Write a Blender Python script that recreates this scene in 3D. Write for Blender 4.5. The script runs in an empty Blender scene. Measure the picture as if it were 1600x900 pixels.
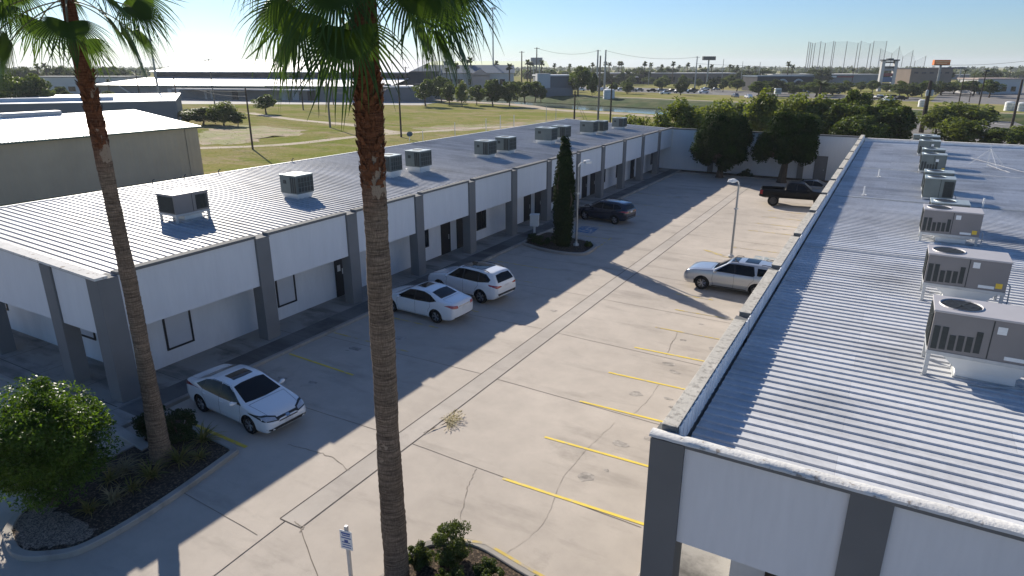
import bpy, bmesh, math, random
import numpy as np
from math import radians as R, sin, cos, pi
from mathutils import Vector, Matrix, Quaternion
from mathutils.bvhtree import BVHTree
from mathutils.geometry import delaunay_2d_cdt

S = bpy.context.scene
COL = S.collection

# ------------------------------------------------------------------ camera, sky, sun, exposure
CAMH, FPX, PITCH, YAW = 11.5, 1030.0, R(18.618), R(29.702)
cam_d = bpy.data.cameras.new('camera'); cam = bpy.data.objects.new('camera', cam_d); COL.objects.link(cam)
cam.location = (0, 0, CAMH)
cam.rotation_euler = (R(90) - PITCH, 0, YAW)
cam_d.sensor_width = 36; cam_d.lens = 36 * FPX / 1600
cam_d.clip_start = 0.1; cam_d.clip_end = 9000
S.camera = cam

SUN_EL = R(26.0)
SUN_AZ = Vector((-0.844, 0.536, 0)).normalized()
W = bpy.data.worlds.new('World'); S.world = W; W.use_nodes = True
nt = W.node_tree; bg = nt.nodes['Background']
sky = nt.nodes.new('ShaderNodeTexSky'); sky.sky_type = 'NISHITA'; sky.sun_disc = False
sky.sun_elevation = SUN_EL
sky.sun_rotation = math.atan2(SUN_AZ.x, SUN_AZ.y)
sky.altitude = 10; sky.air_density = 1.0; sky.dust_density = 0.2; sky.ozone_density = 3.0
tint = nt.nodes.new('ShaderNodeMix'); tint.data_type = 'RGBA'; tint.blend_type = 'MULTIPLY'; tint.inputs[0].default_value = 1; tint.inputs[7].default_value = (.79, 1.0, 1.30, 1)
nt.links.new(sky.outputs[0], tint.inputs[6]); nt.links.new(tint.outputs[2], bg.inputs[0]); bg.inputs[1].default_value = 0.058
sun_d = bpy.data.lights.new('sun', 'SUN'); sun = bpy.data.objects.new('sun', sun_d); COL.objects.link(sun)
sun_d.energy = 5.0; sun_d.angle = R(0.53); sun_d.color = (1.0, 0.92, 0.80)
ldir = Vector((-SUN_AZ.x * cos(SUN_EL), -SUN_AZ.y * cos(SUN_EL), -sin(SUN_EL)))
sun.rotation_euler = ldir.to_track_quat('-Z', 'Y').to_euler()
sun.location = (-40, 40, 60)
S.view_settings.view_transform = 'Standard'; S.view_settings.look = 'None'
S.view_settings.exposure = 0.68; S.view_settings.gamma = 1; S.view_settings.use_curve_mapping = False
S.cycles.max_bounces = 6; S.cycles.transparent_max_bounces = 12; S.cycles.volume_bounces = 0
S.cycles.use_denoising = True; S.cycles.caustics_reflective = False; S.cycles.caustics_refractive = False

# ------------------------------------------------------------------ where things stand: photo measurement -> metres
_cp, _sp, _cy, _sy = cos(PITCH), sin(PITCH), cos(YAW), sin(YAW)
def ray(u, v):
    a, b = (u - 800) / FPX, (v - 450) / FPX
    f = _cp - _sp * b; d = -(_sp + _cp * b)
    return Vector((a * _cy - f * _sy, a * _sy + f * _cy, d))
def G(u, v, z=0.0):
    r = ray(u, v); t = (z - CAMH) / r.z
    return Vector((r.x * t, r.y * t, z))
def PXp(u, v, X):
    r = ray(u, v); t = X / r.x
    return Vector((X, r.y * t, CAMH + r.z * t))
def GD(u, d, z=0.0):          # ground point seen in column u at forward distance d
    k = (CAMH - z) / d        # down per forward
    b = (k * _cp - _sp) / (_cp + k * _sp)
    r = ray(u, 450 + FPX * b); t = (z - CAMH) / r.z
    return Vector((r.x * t, r.y * t, z))
def HT(v, d):                 # height of a point seen in row v at forward distance d
    b = (v - 450) / FPX
    return CAMH - d * (_sp + _cp * b) / (_cp - _sp * b)
def fdist(p): return -p[0] * _sy + p[1] * _cy
def vplane(u, v, base):       # point of the sight line in the vertical plane through base, square to the view
    d = fdist(base); r = ray(u, v); t = d / (-r.x * _sy + r.y * _cy)
    return Vector((r.x * t, r.y * t, CAMH + r.z * t))

# ------------------------------------------------------------------ mesh helpers
class MB:
    def __init__(s): s.v = []; s.f = []; s.m = []; s.mi = 0
    def add(s, vs, fs):
        o = len(s.v); s.v += [tuple(p) for p in vs]
        s.f += [tuple(i + o for i in f) for f in fs]; s.m += [s.mi] * len(fs)
    def box(s, x0, y0, z0, x1, y1, z1):
        if x0 > x1: x0, x1 = x1, x0
        if y0 > y1: y0, y1 = y1, y0
        if z0 > z1: z0, z1 = z1, z0
        s.add([(x0,y0,z0),(x1,y0,z0),(x1,y1,z0),(x0,y1,z0),(x0,y0,z1),(x1,y0,z1),(x1,y1,z1),(x0,y1,z1)],
              [(3,2,1,0),(4,5,6,7),(0,1,5,4),(1,2,6,5),(2,3,7,6),(3,0,4,7)])
    def frustum(s, a, b, z0, z1):   # a, b = (x0,y0,x1,y1) below and above
        s.add([(a[0],a[1],z0),(a[2],a[1],z0),(a[2],a[3],z0),(a[0],a[3],z0),(b[0],b[1],z1),(b[2],b[1],z1),(b[2],b[3],z1),(b[0],b[3],z1)],
              [(3,2,1,0),(4,5,6,7),(0,1,5,4),(1,2,6,5),(2,3,7,6),(3,0,4,7)])
    def quad(s, a, b, c, d): s.add([a, b, c, d], [(0,1,2,3)])
    def poly(s, pts, z): s.add([(p[0], p[1], z) for p in pts], [tuple(range(len(pts)))])
    def prism(s, pts, z0, z1):
        n = len(pts)
        s.add([(p[0],p[1],z0) for p in pts] + [(p[0],p[1],z1) for p in pts],
              [tuple(range(n-1,-1,-1)), tuple(range(n,2*n))] + [(i,(i+1)%n,n+(i+1)%n,n+i) for i in range(n)])
    def tube(s, pts, r, n=8, cap=True):
        pts = [Vector(p) for p in pts]
        if not isinstance(r, (list, tuple)): r = [r] * len(pts)
        vs = []; up = None
        for i, p in enumerate(pts):
            t = (pts[min(i+1, len(pts)-1)] - pts[max(i-1, 0)]).normalized()
            if up is None: up = Vector((1,0,0)) if abs(t.z) > .8 else Vector((0,0,1))
            a = t.cross(up).normalized(); b = a.cross(t).normalized(); up = b
            for k in range(n):
                th = 2 * pi * k / n
                vs.append(p + a * (r[i] * cos(th)) + b * (r[i] * sin(th)))
        fs = []
        for i in range(len(pts) - 1):
            for k in range(n): fs.append((i*n+k, i*n+(k+1)%n, (i+1)*n+(k+1)%n, (i+1)*n+k))
        if cap: fs += [tuple(range(n-1,-1,-1)), tuple(range((len(pts)-1)*n, len(pts)*n))]
        s.add(vs, fs)
    def lathe(s, prof, n=24, axis='z', c=(0,0,0)):
        vs = []; k = len(prof)
        for i in range(n):
            th = 2 * pi * i / n
            for (r, h) in prof:
                q = (r*cos(th), r*sin(th), h) if axis == 'z' else (r*cos(th), h, r*sin(th))
                vs.append((q[0]+c[0], q[1]+c[1], q[2]+c[2]))
        s.add(vs, [(i*k+j, ((i+1)%n)*k+j, ((i+1)%n)*k+j+1, i*k+j+1) for i in range(n) for j in range(k-1)])
    def strip(s, pts, w, z):        # flat ribbon along a line
        L, Rr = [], []
        pts = [Vector((p[0], p[1])) for p in pts]
        ws = w if isinstance(w, (list, tuple)) else [w] * len(pts)
        for i, p in enumerate(pts):
            t = (pts[min(i+1, len(pts)-1)] - pts[max(i-1, 0)]).normalized(); nn = Vector((-t.y, t.x)) * ws[i] / 2
            L.append((p.x+nn.x, p.y+nn.y, z)); Rr.append((p.x-nn.x, p.y-nn.y, z))
        n = len(pts); s.add(L + Rr, [(i, n+i, n+i+1, i+1) for i in range(n-1)])
    def kerb(s, pts, w, z0, z1, closed=False):
        P = [Vector((p[0], p[1])) for p in pts]; n = len(P); vs = []
        for i, p in enumerate(P):
            a = P[(i-1) % n] if closed else P[max(i-1, 0)]; b = P[(i+1) % n] if closed else P[min(i+1, n-1)]
            t = (b - a).normalized(); nn = Vector((-t.y, t.x)) * w / 2
            vs += [(p.x+nn.x,p.y+nn.y,z0),(p.x+nn.x,p.y+nn.y,z1-.02),(p.x+nn.x*.8,p.y+nn.y*.8,z1),(p.x-nn.x*.8,p.y-nn.y*.8,z1),(p.x-nn.x,p.y-nn.y,z1-.02),(p.x-nn.x,p.y-nn.y,z0)]
        fs = []
        for i in range(n if closed else n-1):
            j = (i+1) % n
            for k in range(5): fs.append((i*6+k, i*6+k+1, j*6+k+1, j*6+k))
        if not closed: fs += [(0,1,2,3,4,5), tuple((n-1)*6+k for k in (5,4,3,2,1,0))]
        s.add(vs, fs)
    def build(s, name, mats, parent=None, smooth=False, angle=None, bevel=0, kind=None):
        me = bpy.data.meshes.new(name); me.from_pydata(s.v, [], s.f)
        if not isinstance(mats, (list, tuple)): mats = [mats]
        for m in mats: me.materials.append(m)
        if len(mats) > 1: me.polygons.foreach_set('material_index', s.m)
        bm = bmesh.new(); bm.from_mesh(me); bmesh.ops.recalc_face_normals(bm, faces=bm.faces); bm.to_mesh(me); bm.free()
        if smooth:
            me.polygons.foreach_set('use_smooth', [True] * len(me.polygons))
            if angle: me.set_sharp_from_angle(angle=R(angle))
        me.update()
        o = bpy.data.objects.new(name, me); COL.objects.link(o)
        if parent is not None: o.parent = parent
        if bevel:
            b = o.modifiers.new('edge', 'BEVEL'); b.width = bevel; b.segments = 2; b.limit_method = 'ANGLE'
        if kind: o['kind'] = kind
        return o

def tag(o, label, cat, group=None):
    o['label'] = label; o['category'] = cat
    if group: o['group'] = group
    return o
def thing(name, label, cat, loc=(0,0,0), rz=0.0, group=None):
    o = bpy.data.objects.new(name, None); COL.objects.link(o); o.empty_display_size = .3
    o.location = loc; o.rotation_euler = (0, 0, rz)
    return tag(o, label, cat, group)
def dup(root, loc=None, rz=None, sc=None, label=None, group=None):
    kids = {}
    r = root.copy(); COL.objects.link(r)
    if loc is not None: r.location = loc
    if rz is not None: r.rotation_euler = (0, 0, rz)
    if sc is not None: r.scale = sc if isinstance(sc, (tuple, list)) else (sc, sc, sc)
    if label: r['label'] = label
    if group: r['group'] = group
    for ch in list(root.children):
        c = ch.copy(); COL.objects.link(c); c.parent = r
        for g in list(ch.children):
            d = g.copy(); COL.objects.link(d); d.parent = c
    return r
def npmesh(name, V, F, mats, parent=None, smooth=False, mi=None):
    """V (n,3); F (m,4) quads"""
    me = bpy.data.meshes.new(name)
    V = np.asarray(V, np.float32); F = np.asarray(F, np.int32); k = F.shape[1]
    me.vertices.add(len(V)); me.vertices.foreach_set('co', V.ravel())
    me.loops.add(F.size); me.loops.foreach_set('vertex_index', F.ravel())
    me.polygons.add(len(F)); me.polygons.foreach_set('loop_start', np.arange(0, F.size, k, dtype=np.int32))
    me.polygons.foreach_set('loop_total', np.full(len(F), k, np.int32))
    if not isinstance(mats, (list, tuple)): mats = [mats]
    for m in mats: me.materials.append(m)
    if mi is not None: me.polygons.foreach_set('material_index', np.asarray(mi, np.int32))
    if smooth: me.polygons.foreach_set('use_smooth', np.ones(len(F), bool))
    me.update(calc_edges=True); me.validate()
    o = bpy.data.objects.new(name, me); COL.objects.link(o)
    if parent is not None: o.parent = parent
    return o

# ------------------------------------------------------------------ materials
def nn(t, typ, **kw):
    n = t.nodes.new(typ)
    for k, v in kw.items(): setattr(n, k, v)
    return n
def mat(name, col, rough=.8, metal=0.0, var=.12, scale=1.5, spec=.5, bump=0.0, bscale=30, coat=0.0, stretch=(1,1,1), var2=0.0, scale2=20, col2=None, mixs=2.0, mixlo=.45, mixhi=.6):
    m = bpy.data.materials.new(name); m.use_nodes = True; t = m.node_tree; p = t.nodes['Principled BSDF']
    L = t.links.new
    if rough >= .8 and spec == .5: spec = .12
    p.inputs['Roughness'].default_value = rough; p.inputs['Metallic'].default_value = metal
    p.inputs['Specular IOR Level'].default_value = spec
    p.inputs['Coat Weight'].default_value = coat; p.inputs['Coat Roughness'].default_value = .03
    tc = nn(t, 'ShaderNodeTexCoord'); mp = nn(t, 'ShaderNodeMapping'); mp.inputs['Scale'].default_value = stretch
    L(tc.outputs['Object'], mp.inputs['Vector'])
    src = None
    if col2:
        no = nn(t, 'ShaderNodeTexNoise'); no.inputs['Scale'].default_value = mixs; no.inputs['Detail'].default_value = 6; no.inputs['Roughness'].default_value = .6
        L(mp.outputs[0], no.inputs['Vector'])
        mr = nn(t, 'ShaderNodeMapRange'); mr.inputs[1].default_value = mixlo; mr.inputs[2].default_value = mixhi
        L(no.outputs[0], mr.inputs[0])
        mx = nn(t, 'ShaderNodeMix', data_type='RGBA'); mx.inputs[6].default_value = (*col, 1); mx.inputs[7].default_value = (*col2, 1)
        L(mr.outputs[0], mx.inputs[0]); src = mx.outputs[2]
    def mul(src, v, sc):
        no = nn(t, 'ShaderNodeTexNoise'); no.inputs['Scale'].default_value = sc; no.inputs['Detail'].default_value = 5
        L(mp.outputs[0], no.inputs['Vector'])
        mr = nn(t, 'ShaderNodeMapRange'); mr.inputs[1].default_value = .25; mr.inputs[2].default_value = .75
        mr.inputs[3].default_value = 1 - v; mr.inputs[4].default_value = 1 + v
        L(no.outputs[0], mr.inputs[0])
        mx = nn(t, 'ShaderNodeMix', data_type='RGBA', blend_type='MULTIPLY'); mx.inputs[0].default_value = 1
        if src is None: mx.inputs[6].default_value = (*col, 1)
        else: L(src, mx.inputs[6])
        L(mr.outputs[0], mx.inputs[7]); return mx.outputs[2]
    if var: src = mul(src, var, scale)
    if var2: src = mul(src, var2, scale2)
    if src is None: p.inputs['Base Color'].default_value = (*col, 1)
    else: L(src, p.inputs['Base Color'])
    if bump:
        no = nn(t, 'ShaderNodeTexNoise'); no.inputs['Scale'].default_value = bscale; no.inputs['Detail'].default_value = 4
        L(mp.outputs[0], no.inputs['Vector'])
        b = nn(t, 'ShaderNodeBump'); b.inputs['Strength'].default_value = min(1, bump); b.inputs['Distance'].default_value = .02
        L(no.outputs[0], b.inputs['Height']); L(b.outputs[0], p.inputs['Normal'])
    return m
def leafmat(name, dark, light, trans=.3, rough=.55, scale=1.2, extra=None):
    m = bpy.data.materials.new(name); m.use_nodes = True; t = m.node_tree; L = t.links.new
    p = t.nodes['Principled BSDF']; out = t.nodes['Material Output']
    g = nn(t, 'ShaderNodeNewGeometry'); tc = nn(t, 'ShaderNodeTexCoord')
    no = nn(t, 'ShaderNodeTexNoise'); no.inputs['Scale'].default_value = scale; L(tc.outputs['Object'], no.inputs['Vector'])
    ad = nn(t, 'ShaderNodeMath', operation='MULTIPLY_ADD'); ad.inputs[1].default_value = .55
    L(g.outputs['Random Per Island'], ad.inputs[0])
    mr = nn(t, 'ShaderNodeMapRange'); mr.inputs[1].default_value = .3; mr.inputs[2].default_value = .7; mr.inputs[3].default_value = 0; mr.inputs[4].default_value = .45
    L(no.outputs[0], mr.inputs[0]); L(mr.outputs[0], ad.inputs[2])
    cr = nn(t, 'ShaderNodeValToRGB'); cr.color_ramp.elements[0].color = (*dark, 1); cr.color_ramp.elements[1].color = (*light, 1)
    if extra:
        e = cr.color_ramp.elements.new(.93); e.color = (*extra, 1); cr.color_ramp.elements[1].position = .85
    L(ad.outputs[0], cr.inputs[0])
    p.inputs['Roughness'].default_value = rough; p.inputs['Specular IOR Level'].default_value = .02 if 'juniper' in name or 'cypress' in name else .2
    L(cr.outputs[0], p.inputs['Base Color'])
    tr = nn(t, 'ShaderNodeBsdfTranslucent')
    hs = nn(t, 'ShaderNodeMix', data_type='RGBA', blend_type='MULTIPLY'); hs.inputs[0].default_value = 1
    L(cr.outputs[0], hs.inputs[6]); hs.inputs[7].default_value = (1.7, 1.6, .55, 1); L(hs.outputs[2], tr.inputs[0])
    mx = nn(t, 'ShaderNodeMixShader'); mx.inputs[0].default_value = trans
    L(p.outputs[0], mx.inputs[1]); L(tr.outputs[0], mx.inputs[2]); L(mx.outputs[0], out.inputs[0])
    return m

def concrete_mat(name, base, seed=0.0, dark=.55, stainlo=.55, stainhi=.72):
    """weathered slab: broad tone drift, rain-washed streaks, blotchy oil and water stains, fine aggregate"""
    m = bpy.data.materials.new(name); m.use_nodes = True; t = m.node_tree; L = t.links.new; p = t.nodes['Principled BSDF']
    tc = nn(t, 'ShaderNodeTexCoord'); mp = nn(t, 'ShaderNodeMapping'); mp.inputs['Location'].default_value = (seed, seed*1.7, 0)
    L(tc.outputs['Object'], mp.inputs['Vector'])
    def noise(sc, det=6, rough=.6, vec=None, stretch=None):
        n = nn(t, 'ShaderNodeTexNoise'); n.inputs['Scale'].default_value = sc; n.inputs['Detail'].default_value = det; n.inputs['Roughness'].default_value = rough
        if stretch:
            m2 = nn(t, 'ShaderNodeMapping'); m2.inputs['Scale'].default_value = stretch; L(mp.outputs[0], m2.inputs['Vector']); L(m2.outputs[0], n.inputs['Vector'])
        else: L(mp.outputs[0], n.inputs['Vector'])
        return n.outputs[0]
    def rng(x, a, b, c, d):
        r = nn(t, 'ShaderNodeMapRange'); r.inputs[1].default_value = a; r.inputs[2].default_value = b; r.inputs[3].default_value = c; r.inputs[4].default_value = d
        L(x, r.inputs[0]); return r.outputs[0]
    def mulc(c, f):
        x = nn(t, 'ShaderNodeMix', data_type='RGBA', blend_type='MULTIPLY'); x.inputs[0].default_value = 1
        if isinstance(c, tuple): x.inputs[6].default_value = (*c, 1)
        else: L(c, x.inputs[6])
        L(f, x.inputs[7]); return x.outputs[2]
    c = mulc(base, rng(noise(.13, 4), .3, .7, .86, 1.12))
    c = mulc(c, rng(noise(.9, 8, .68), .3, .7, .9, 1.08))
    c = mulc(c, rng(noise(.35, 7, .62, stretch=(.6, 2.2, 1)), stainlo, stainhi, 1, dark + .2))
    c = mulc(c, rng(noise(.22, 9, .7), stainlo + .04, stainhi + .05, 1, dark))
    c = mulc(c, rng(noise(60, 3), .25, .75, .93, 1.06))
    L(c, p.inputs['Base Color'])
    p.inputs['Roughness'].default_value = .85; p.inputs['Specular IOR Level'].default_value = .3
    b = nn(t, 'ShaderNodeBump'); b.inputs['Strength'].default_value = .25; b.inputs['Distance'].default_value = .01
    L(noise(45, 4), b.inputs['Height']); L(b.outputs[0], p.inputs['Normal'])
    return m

def metal_roof_mat(name, base, metal, rough, warm=0.0):
    """coated steel sheets: each sheet a slightly different tone, chalky streaks along the ribs, grime"""
    m = bpy.data.materials.new(name); m.use_nodes = True; t = m.node_tree; L = t.links.new; p = t.nodes['Principled BSDF']
    tc = nn(t, 'ShaderNodeTexCoord')
    br = nn(t, 'ShaderNodeTexBrick'); br.inputs['Scale'].default_value = 1; br.inputs['Brick Width'].default_value = 6.1; br.inputs['Row Height'].default_value = .914
    br.inputs['Mortar Size'].default_value = .004; br.inputs['Color1'].default_value = (.90, .90, .90, 1); br.inputs['Color2'].default_value = (1.09, 1.09, 1.09, 1); br.inputs['Mortar'].default_value = (.7, .7, .7, 1)
    L(tc.outputs['Object'], br.inputs['Vector'])
    def noise(sc, st, det=6):
        mp = nn(t, 'ShaderNodeMapping'); mp.inputs['Scale'].default_value = st; L(tc.outputs['Object'], mp.inputs['Vector'])
        n = nn(t, 'ShaderNodeTexNoise'); n.inputs['Scale'].default_value = sc; n.inputs['Detail'].default_value = det; n.inputs['Roughness'].default_value = .65
        L(mp.outputs[0], n.inputs['Vector']); return n.outputs[0]
    def rng(x, a, b, c, d):
        r = nn(t, 'ShaderNodeMapRange'); r.inputs[1].default_value = a; r.inputs[2].default_value = b; r.inputs[3].default_value = c; r.inputs[4].default_value = d
        L(x, r.inputs[0]); return r.outputs[0]
    def mulc(c, f):
        x = nn(t, 'ShaderNodeMix', data_type='RGBA', blend_type='MULTIPLY'); x.inputs[0].default_value = 1
        if isinstance(c, tuple): x.inputs[6].default_value = (*c, 1)
        else: L(c, x.inputs[6])
        L(f, x.inputs[7]); return x.outputs[2]
    c = mulc(base, br.outputs[0])
    c = mulc(c, rng(noise(.8, (.25, 2, 1)), .3, .7, .88, 1.08))
    c = mulc(c, rng(noise(.25, (1, 1, 1), 8), .5, .75, 1, .62))
    c = mulc(c, rng(noise(6, (1, 1, 1)), .3, .7, .9, 1.08))
    L(c, p.inputs['Base Color']); p.inputs['Metallic'].default_value = metal
    L(rng(noise(1.5, (.4, 2, 1)), .3, .7, rough - .08, rough + .12), p.inputs['Roughness']); p.inputs['Specular IOR Level'].default_value = warm or .5
    return m

M = {}
M['lot'] = concrete_mat('lot_concrete', (.45, .395, .335))
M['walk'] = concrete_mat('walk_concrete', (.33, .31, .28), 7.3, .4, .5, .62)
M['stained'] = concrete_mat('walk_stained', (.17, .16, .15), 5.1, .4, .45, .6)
M['kerb'] = concrete_mat('kerb_concrete', (.36, .33, .29), 3.1, .5, .5, .66)
M['gutter'] = concrete_mat('gutter_concrete', (.43, .385, .335), 12., .6, .54, .70)
M['joint'] = mat('joint_filler', (.10, .088, .075), .9, var=.4, scale=4)
M['faint'] = mat('crack_faint', (.33, .29, .245), .9, var=.25, scale=5)
M['oil'] = mat('oil_spot', (.27, .245, .215), .8, var=.35, scale=3, col2=(.40, .36, .315), mixs=5, mixlo=.40, mixhi=.62)
M['slabjoint'] = mat('slab_joint', (.19, .165, .14), .9, var=.4, scale=1.3)
M['crack'] = mat('crack_dark', (.26, .225, .185), .9, var=.3, scale=6)
M['yellow'] = mat('yellow_paint', (.72, .53, .06), .7, var=.12, scale=3, col2=(.47, .41, .30), mixs=5, mixlo=.56, mixhi=.68)
M['yellow_worn'] = mat('yellow_paint_worn', (.56, .42, .12), .8, var=.15, scale=3, col2=(.42, .37, .31), mixs=2.2, mixlo=.42, mixhi=.56)
M['blue_paint'] = mat('blue_paint_worn', (.10, .19, .32), .8, var=.2, scale=4, col2=(.35, .34, .33), mixs=3, mixlo=.42, mixhi=.6)
M['blue_faded'] = mat('blue_paint_faded', (.25, .31, .34), .8, var=.2, scale=4, col2=(.42, .39, .35), mixs=3, mixlo=.42, mixhi=.6)
M['white_paint'] = mat('white_paint_mark', (.45, .46, .46), .8, var=.2, scale=6)
M['wall'] = mat('wall_stucco', (.66, .67, .68), .9, var=.07, scale=1.2, stretch=(1.2, 1.2, .3), bump=.25, bscale=60, var2=.03, scale2=8)
M['fascia'] = mat('fascia_stucco', (.69, .70, .71), .9, var=.03, scale=1.2, stretch=(1.6, 1.6, .22), bump=.25, bscale=60, var2=.03, scale2=6)
M['grey'] = mat('grey_trim_paint', (.165, .167, .165), .85, var=.08, scale=.8, bump=.15, bscale=50)
M['greylight'] = mat('grey_column_paint', (.20, .20, .198), .85, var=.1, scale=.7, bump=.15, bscale=50)
M['cap'] = mat('parapet_cap_weathered', (.50, .47, .41), .9, var=.15, scale=1.5, col2=(.26, .24, .21), mixs=7, mixlo=.5, mixhi=.68, bump=.4, bscale=25)
M['capwhite'] = mat('parapet_cap_white', (.66, .645, .61), .85, var=.12, scale=2, bump=.6, bscale=18, col2=(.33, .29, .25), mixs=5, mixlo=.58, mixhi=.66)
M['roof_l'] = metal_roof_mat('roof_metal_bright', (.48, .48, .485), .0, .5, .08)
M['roof_r'] = metal_roof_mat('roof_metal_grey', (.62, .625, .635), .0, .52, .12)
M['parapet_metal'] = mat('parapet_sheet', (.83, .835, .84), .6, .0, var=.15, scale=1.5)
M['black'] = mat('black_frame', (.012, .012, .013), .4, var=0)
M['glass'] = mat('window_glass', (.015, .018, .022), .05, var=0, spec=.6)
M['blind'] = mat('window_blind', (.50, .52, .55), .5, var=.05, scale=2)
M['door'] = mat('door_dark', (.022, .021, .022), .35, var=.1, scale=2)
M['doorgrey'] = mat('door_grey', (.17, .17, .175), .6, var=.08, scale=2)
M['paper'] = mat('paper', (.7, .7, .68), .8, var=.05)
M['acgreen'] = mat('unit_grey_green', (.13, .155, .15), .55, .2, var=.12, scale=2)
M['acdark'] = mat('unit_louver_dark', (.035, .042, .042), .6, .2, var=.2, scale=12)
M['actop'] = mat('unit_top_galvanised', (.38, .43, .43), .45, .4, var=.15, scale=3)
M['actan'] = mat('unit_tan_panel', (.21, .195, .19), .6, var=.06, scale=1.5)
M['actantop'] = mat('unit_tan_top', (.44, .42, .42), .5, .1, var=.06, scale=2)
M['galv'] = mat('galvanised', (.45, .46, .46), .5, .25, var=.15, scale=4)
M['whitemetal'] = mat('white_metal', (.68, .68, .66), .5, var=.06, scale=2)
M['fan'] = mat('fan_black', (.01, .01, .01), .6, var=0)
M['sticker'] = mat('sticker_white', (.72, .73, .72), .6, var=.08, scale=20)
M['stickeryel'] = mat('sticker_yellow', (.75, .5, .05), .6, var=.1, scale=20)
M['steelpole'] = mat('steel_pole', (.30, .31, .31), .5, .5, var=.1, scale=3)
M['wood'] = mat('pole_timber', (.075, .06, .05), .9, var=.25, scale=3, stretch=(4, 4, .5))
M['woodl'] = mat('pole_timber_grey', (.19, .175, .16), .9, var=.2, scale=3, stretch=(4, 4, .5))
M['wire'] = mat('wire', (.05, .05, .055), .6, var=0)
M['mulch'] = mat('mulch_soil', (.055, .042, .032), .95, var=.4, scale=8, bump=1, bscale=22, col2=(.17, .125, .085), mixs=16, mixlo=.5, mixhi=.65)
M['gravel'] = mat('gravel_chips', (.30, .24, .19), .9, var=.4, scale=12, bump=1, bscale=26, col2=(.13, .10, .075), mixs=26, mixlo=.48, mixhi=.55)
M['dirt'] = mat('dirt_track', (.40, .33, .25), .95, var=.12, scale=.3, col2=(.27, .24, .13), mixs=.25, mixlo=.5, mixhi=.7)
M['dirtbrown'] = mat('bare_soil', (.30, .225, .15), .95, var=.25, scale=.5, col2=(.20, .20, .065), mixs=.16, mixlo=.42, mixhi=.56)
M['asphalt'] = mat('asphalt', (.20, .19, .18), .9, var=.2, scale=.2, var2=.1, scale2=3)
M['pale_lot'] = mat('pale_concrete', (.42, .40, .37), .9, var=.1, scale=.1)
M['water'] = mat('canal_water', (.05, .07, .07), .12, var=.1, scale=.3, bump=.1, bscale=2)
M['bank'] = mat('canal_bank_grass', (.055, .085, .025), .95, var=.3, scale=.3, col2=(.09, .095, .04), mixs=.15)
# ------------------------------------------------------------------ terrain
def ground_material():
    m = bpy.data.materials.new('field_grass'); m.use_nodes = True; t = m.node_tree; L = t.links.new; p = t.nodes['Principled BSDF']
    tc = nn(t, 'ShaderNodeTexCoord')
    def noise(sc, det=8, rough=.6, st=(1,1,1), rot=0):
        mp = nn(t, 'ShaderNodeMapping'); mp.inputs['Scale'].default_value = st; mp.inputs['Rotation'].default_value = (0, 0, rot)
        L(tc.outputs['Object'], mp.inputs['Vector'])
        n = nn(t, 'ShaderNodeTexNoise'); n.inputs['Scale'].default_value = sc; n.inputs['Detail'].default_value = det; n.inputs['Roughness'].default_value = rough
        L(mp.outputs[0], n.inputs['Vector']); return n.outputs[0]
    def rng(x, a, b, c=0, d=1):
        r = nn(t, 'ShaderNodeMapRange'); r.inputs[1].default_value = a; r.inputs[2].default_value = b; r.inputs[3].default_value = c; r.inputs[4].default_value = d
        L(x, r.inputs[0]); return r.outputs[0]
    def mix(f, a, b, bt='MIX'):
        x = nn(t, 'ShaderNodeMix', data_type='RGBA', blend_type=bt)
        for i, c in ((6, a), (7, b)):
            if isinstance(c, tuple): x.inputs[i].default_value = (*c, 1)
            else: L(c, x.inputs[i])
        if isinstance(f, (int, float)): x.inputs[0].default_value = f
        else: L(f, x.inputs[0])
        return x.outputs[2]
    c = mix(rng(noise(.045, 8, .65, (1, 2.2, 1), .4), .40, .60), (.20, .215, .055), (.29, .25, .115))
    c = mix(rng(noise(.07, 8, .72, (1, 2.4, 1), .4), .50, .66), c, (.36, .28, .19))
    c = mix(rng(noise(.3, 6), .5, .75), c, (.14, .185, .045))
    c = mix(1, c, rng(noise(2.5, 6), .25, .75, .72, 1.28), 'MULTIPLY')
    L(c, p.inputs['Base Color']); p.inputs['Roughness'].default_value = 1; p.inputs['Specular IOR Level'].default_value = 0
    b = nn(t, 'ShaderNodeBump'); b.inputs['Strength'].default_value = .25; b.inputs['Distance'].default_value = .08
    L(noise(3, 6), b.inputs['Height']); L(b.outputs[0], p.inputs['Normal'])
    return m
M['field'] = ground_material()

# the canal runs straight; the terrain sheet dips into it between s = -150 and 190 and is level elsewhere
CAN_O = Vector((-83.0, 176.0)); CAN_T = Vector((0.955, -0.297)).normalized(); CAN_N = Vector((0.297, 0.955)).normalized()
prof = [(-5500, 0), (-200, 0), (-60, 0), (0, 0), (4, -.4), (9, -2.6), (30, -2.6), (38, .2), (43, .9), (60, .9), (80, .2), (120, 0), (600, 0), (5500, 0)]
sta = [-5400, -400, -170, -140, -60, 0, 60, 120, 170, 210, 400, 5400]
g = MB(); vs = []
for s_ in sta:
    k = 1 if -141 < s_ < 171 else 0
    for d_, z_ in prof:
        q = CAN_O + CAN_T * s_ + CAN_N * d_
        vs.append((q.x, q.y, z_ * k - .03))
n_ = len(prof)
g.add(vs, [(i*n_+j, (i+1)*n_+j, (i+1)*n_+j+1, i*n_+j+1) for i in range(len(sta)-1) for j in range(n_-1)])
g.build('ground', M['field'], kind='structure')
w = MB(); cs = [CAN_O + CAN_T * s_ + CAN_N * d_ for s_, d_ in ((-160, 5), (190, 5), (190, 36), (-160, 36))]
w.poly([(c.x, c.y) for c in cs], -1.15); w.build('water', M['water'], kind='structure')
w = MB()                                      # rank grass on the far bank
cs = [CAN_O + CAN_T * s_ + CAN_N * d_ for s_ in (-140, 170) for d_ in (33.2, 38, 43, 50)]
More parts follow.
